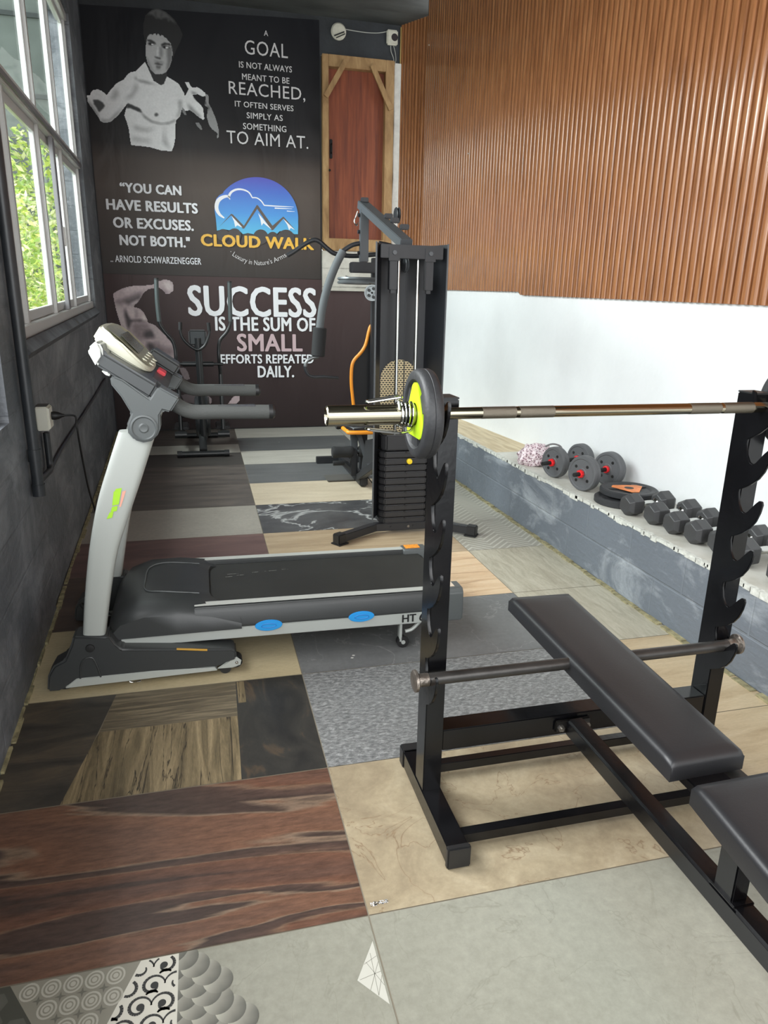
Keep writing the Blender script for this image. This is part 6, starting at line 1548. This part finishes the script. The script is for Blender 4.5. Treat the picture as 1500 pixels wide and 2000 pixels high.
# lamp and junction box above the door
c = onY(661, 62, YB-0.01)
lm = thing('wall_lamp', 'round white plaster-splashed lamp holder on the black wall above the door', 'lamp', (c.x, YB, c.z))
M_iv = pm('dirty_white', (206, 202, 186), 0.6, var=0.12, vscale=14)
mb = MB(); mb.lathe([(0, 0), (0, 0.078), (0.02, 0.08), (0.035, 0.066), (0.042, 0.0)], (c.x, YB, c.z), (0, -1, 0), 30); rb_ = mb.build('lamp_base', M_iv, lm)
mb = MB(); mb.tube([(c.x-0.05, YB-0.045, c.z-0.05), (c.x+0.055, YB-0.045, c.z-0.005)], 0.006, 8); mb.tube([(c.x-0.03, YB-0.045, c.z-0.068), (c.x+0.065, YB-0.045, c.z-0.022)], 0.005, 8); mb.build('lamp_slot', MATS['black_wheel'], rb_)
c2 = onY(766, 74, YB-0.02)
jb = thing('junction_box', 'white square junction box with a dark round knockout beside the cladding corner', 'junction box', (c2.x, YB, c2.z))
mb = MB(); mb.box(c2.x-0.062, c2.x+0.058, YB-0.045, YB, c2.z-0.07, c2.z+0.07); jj = mb.build('box_body', M_iv, jb, bevel=0.012, seg=3)
mb = MB(); mb.lathe([(0, 0), (0, 0.035), (0.002, 0.035), (0.002, 0)], (c2.x+0.02, YB-0.0445, c2.z), (0, -1, 0), 24); mb.build('knockout', pm('knockout_dark', (44, 34, 36), 0.6), jj)
wr = thing('wire', 'thin pale wire sagging from the round lamp holder to the junction box', 'wire', (c.x, YB, c.z))
mb = MB(); mb.tube(cr([(c.x+0.07, YB-0.008, c.z+0.03), (c.x+0.17, YB-0.008, c.z+0.025), (c.x+0.3, YB-0.008, c.z+0.022), (c.x+0.42, YB-0.008, c.z+0.03), (c2.x-0.06, YB-0.008, c2.z+0.055)], 5), 0.0045, 6); mb.build('strand', pm('wire_pale', (176, 176, 168), 0.6), wr)
for s in (-1, 1):
    w2 = thing('wire', 'loose pale wire hanging from the junction box, %s of the two' % ('left' if s < 0 else 'right'), 'wire', (c2.x, YB, c2.z-0.07))
    mb = MB(); mb.tube(cr([(c2.x+s*0.015+0.0, YB-0.02, c2.z-0.068), (c2.x+0.012+s*0.022, YB-0.025, c2.z-0.13), (c2.x+0.03+s*0.012, YB-0.03, c2.z-0.2), (c2.x+0.03, YB-0.034, c2.z-0.3+s*0.05)], 5), 0.004, 6); mb.build('strand', MATS['wire_pale'], w2)

# ================================================================== OUTSIDE THE WINDOW
gm = MB(); gm.box(-30, -1.4, 2.0, 40, -0.9, -0.8)
go = gm.build('ground', pm('garden_soil_green', (104, 116, 60), 0.9, var=0.3, vscale=2), flat=True); struct(go, 'green garden ground outside the window')
bd = thing('building', 'plain grey concrete building rising behind the garden outside the window', 'building', (-6.5, 17, -0.8))
mb = MB(); mb.box(-14, -1.2, 17, 20, -0.8, 11); mb.build('wall', pm('grey_cladding', (112, 118, 112), 0.7, var=0.2, vscale=1.2, bump=0.2, bscale=6), bd, flat=True)
for z_ in (5.2, 6.6, 8.0):
    mb = MB(); mb.box(-14, -1.2, 16.96, 17.0, z_, z_+0.08); mb.build('wall_band', pm('dark_band', (70, 74, 72), 0.7), bd)
M_leaf = []
for nm, c in (('leaf_yellow_green', (206, 220, 110)), ('leaf_mid_green', (160, 190, 92)), ('leaf_pale', (226, 226, 170)), ('leaf_deep', (112, 146, 76))):
    m = pm(nm, c, 0.6); b = m.node_tree.nodes['Principled BSDF']; M_leaf.append(m)
M_bark = pm('bark', (104, 92, 70), 0.85, var=0.3, vscale=12)
def shrub(name, label, cat, c, R, H, n, mats, leaf, seed, group, trunk):
    rng = random.Random(seed)
    t = thing(name, label, cat, c, group)
    for mi, m in enumerate(mats):
        mb = MB(); k = n//len(mats)
        for i in range(k):
            while True:
                p = Vector((rng.uniform(-1, 1), rng.uniform(-1, 1), rng.uniform(-1, 1)))
                if 0.25 < p.length < 1 and noise.noise(p*3+Vector((seed, mi*0.7, 0))) > -0.25: break
            p = Vector((c[0]+p.x*R, c[1]+p.y*R, c[2]+H*0.5+p.z*H*0.52)); L_ = leaf*rng.uniform(0.6, 1.4)
            d = Vector((rng.uniform(-1, 1), rng.uniform(-1, 1), rng.uniform(-0.8, 0.5))).normalized(); s = d.cross(Vector((rng.uniform(-1, 1), rng.uniform(-1, 1), rng.uniform(-1, 1)))).normalized()
            mb.face([p-d*L_, p-s*L_*0.4, p+d*L_, p+s*L_*0.4])
        mb.build('foliage', m, t, flat=True)
    mb = MB()
    for i in range(trunk):
        a = rng.uniform(0, 2*PI); mb.tube([(c[0], c[1], c[2]), (c[0]+0.3*R*math.cos(a), c[1]+0.3*R*math.sin(a), c[2]+H*0.4), (c[0]+0.6*R*math.cos(a), c[1]+0.6*R*math.sin(a), c[2]+H*0.75)], [0.05, 0.035, 0.015], 8)
    mb.build('stems', M_bark, t)
gs = 'shrubs and trees outside the window'
shrub('bush', 'bright yellow-green bush filling the lower part of the left window', 'bush', (-2.1, 7.6, -0.8), 0.78, 2.6, 6000, [M_leaf[0], M_leaf[1], M_leaf[2]], 0.034, 1, gs, 4)
shrub('bush', 'pale flowering bush farther back behind the yellow-green bush', 'bush', (-2.45, 9.8, -0.8), 1.15, 3.6, 7500, [M_leaf[2], M_leaf[0], M_leaf[1]], 0.045, 2, gs, 4)
shrub('bush', 'low green bush close to the near window bay', 'bush', (-2.0, 5.4, -0.8), 0.72, 2.2, 4500, [M_leaf[1], M_leaf[0], M_leaf[3]], 0.034, 3, gs, 3)
shrub('tree', 'loose yellowish tree rising in the nearest window pane', 'tree', (-3.3, 12.2, -0.8), 1.2, 4.8, 6500, [M_leaf[0], M_leaf[2], M_leaf[1]], 0.06, 4, gs, 3)
shrub('tree', 'green tree in front of the grey building outside', 'tree', (-2.9, 14.9, -0.8), 1.4, 5.0, 6500, [M_leaf[1], M_leaf[0], M_leaf[2]], 0.07, 5, gs, 3)
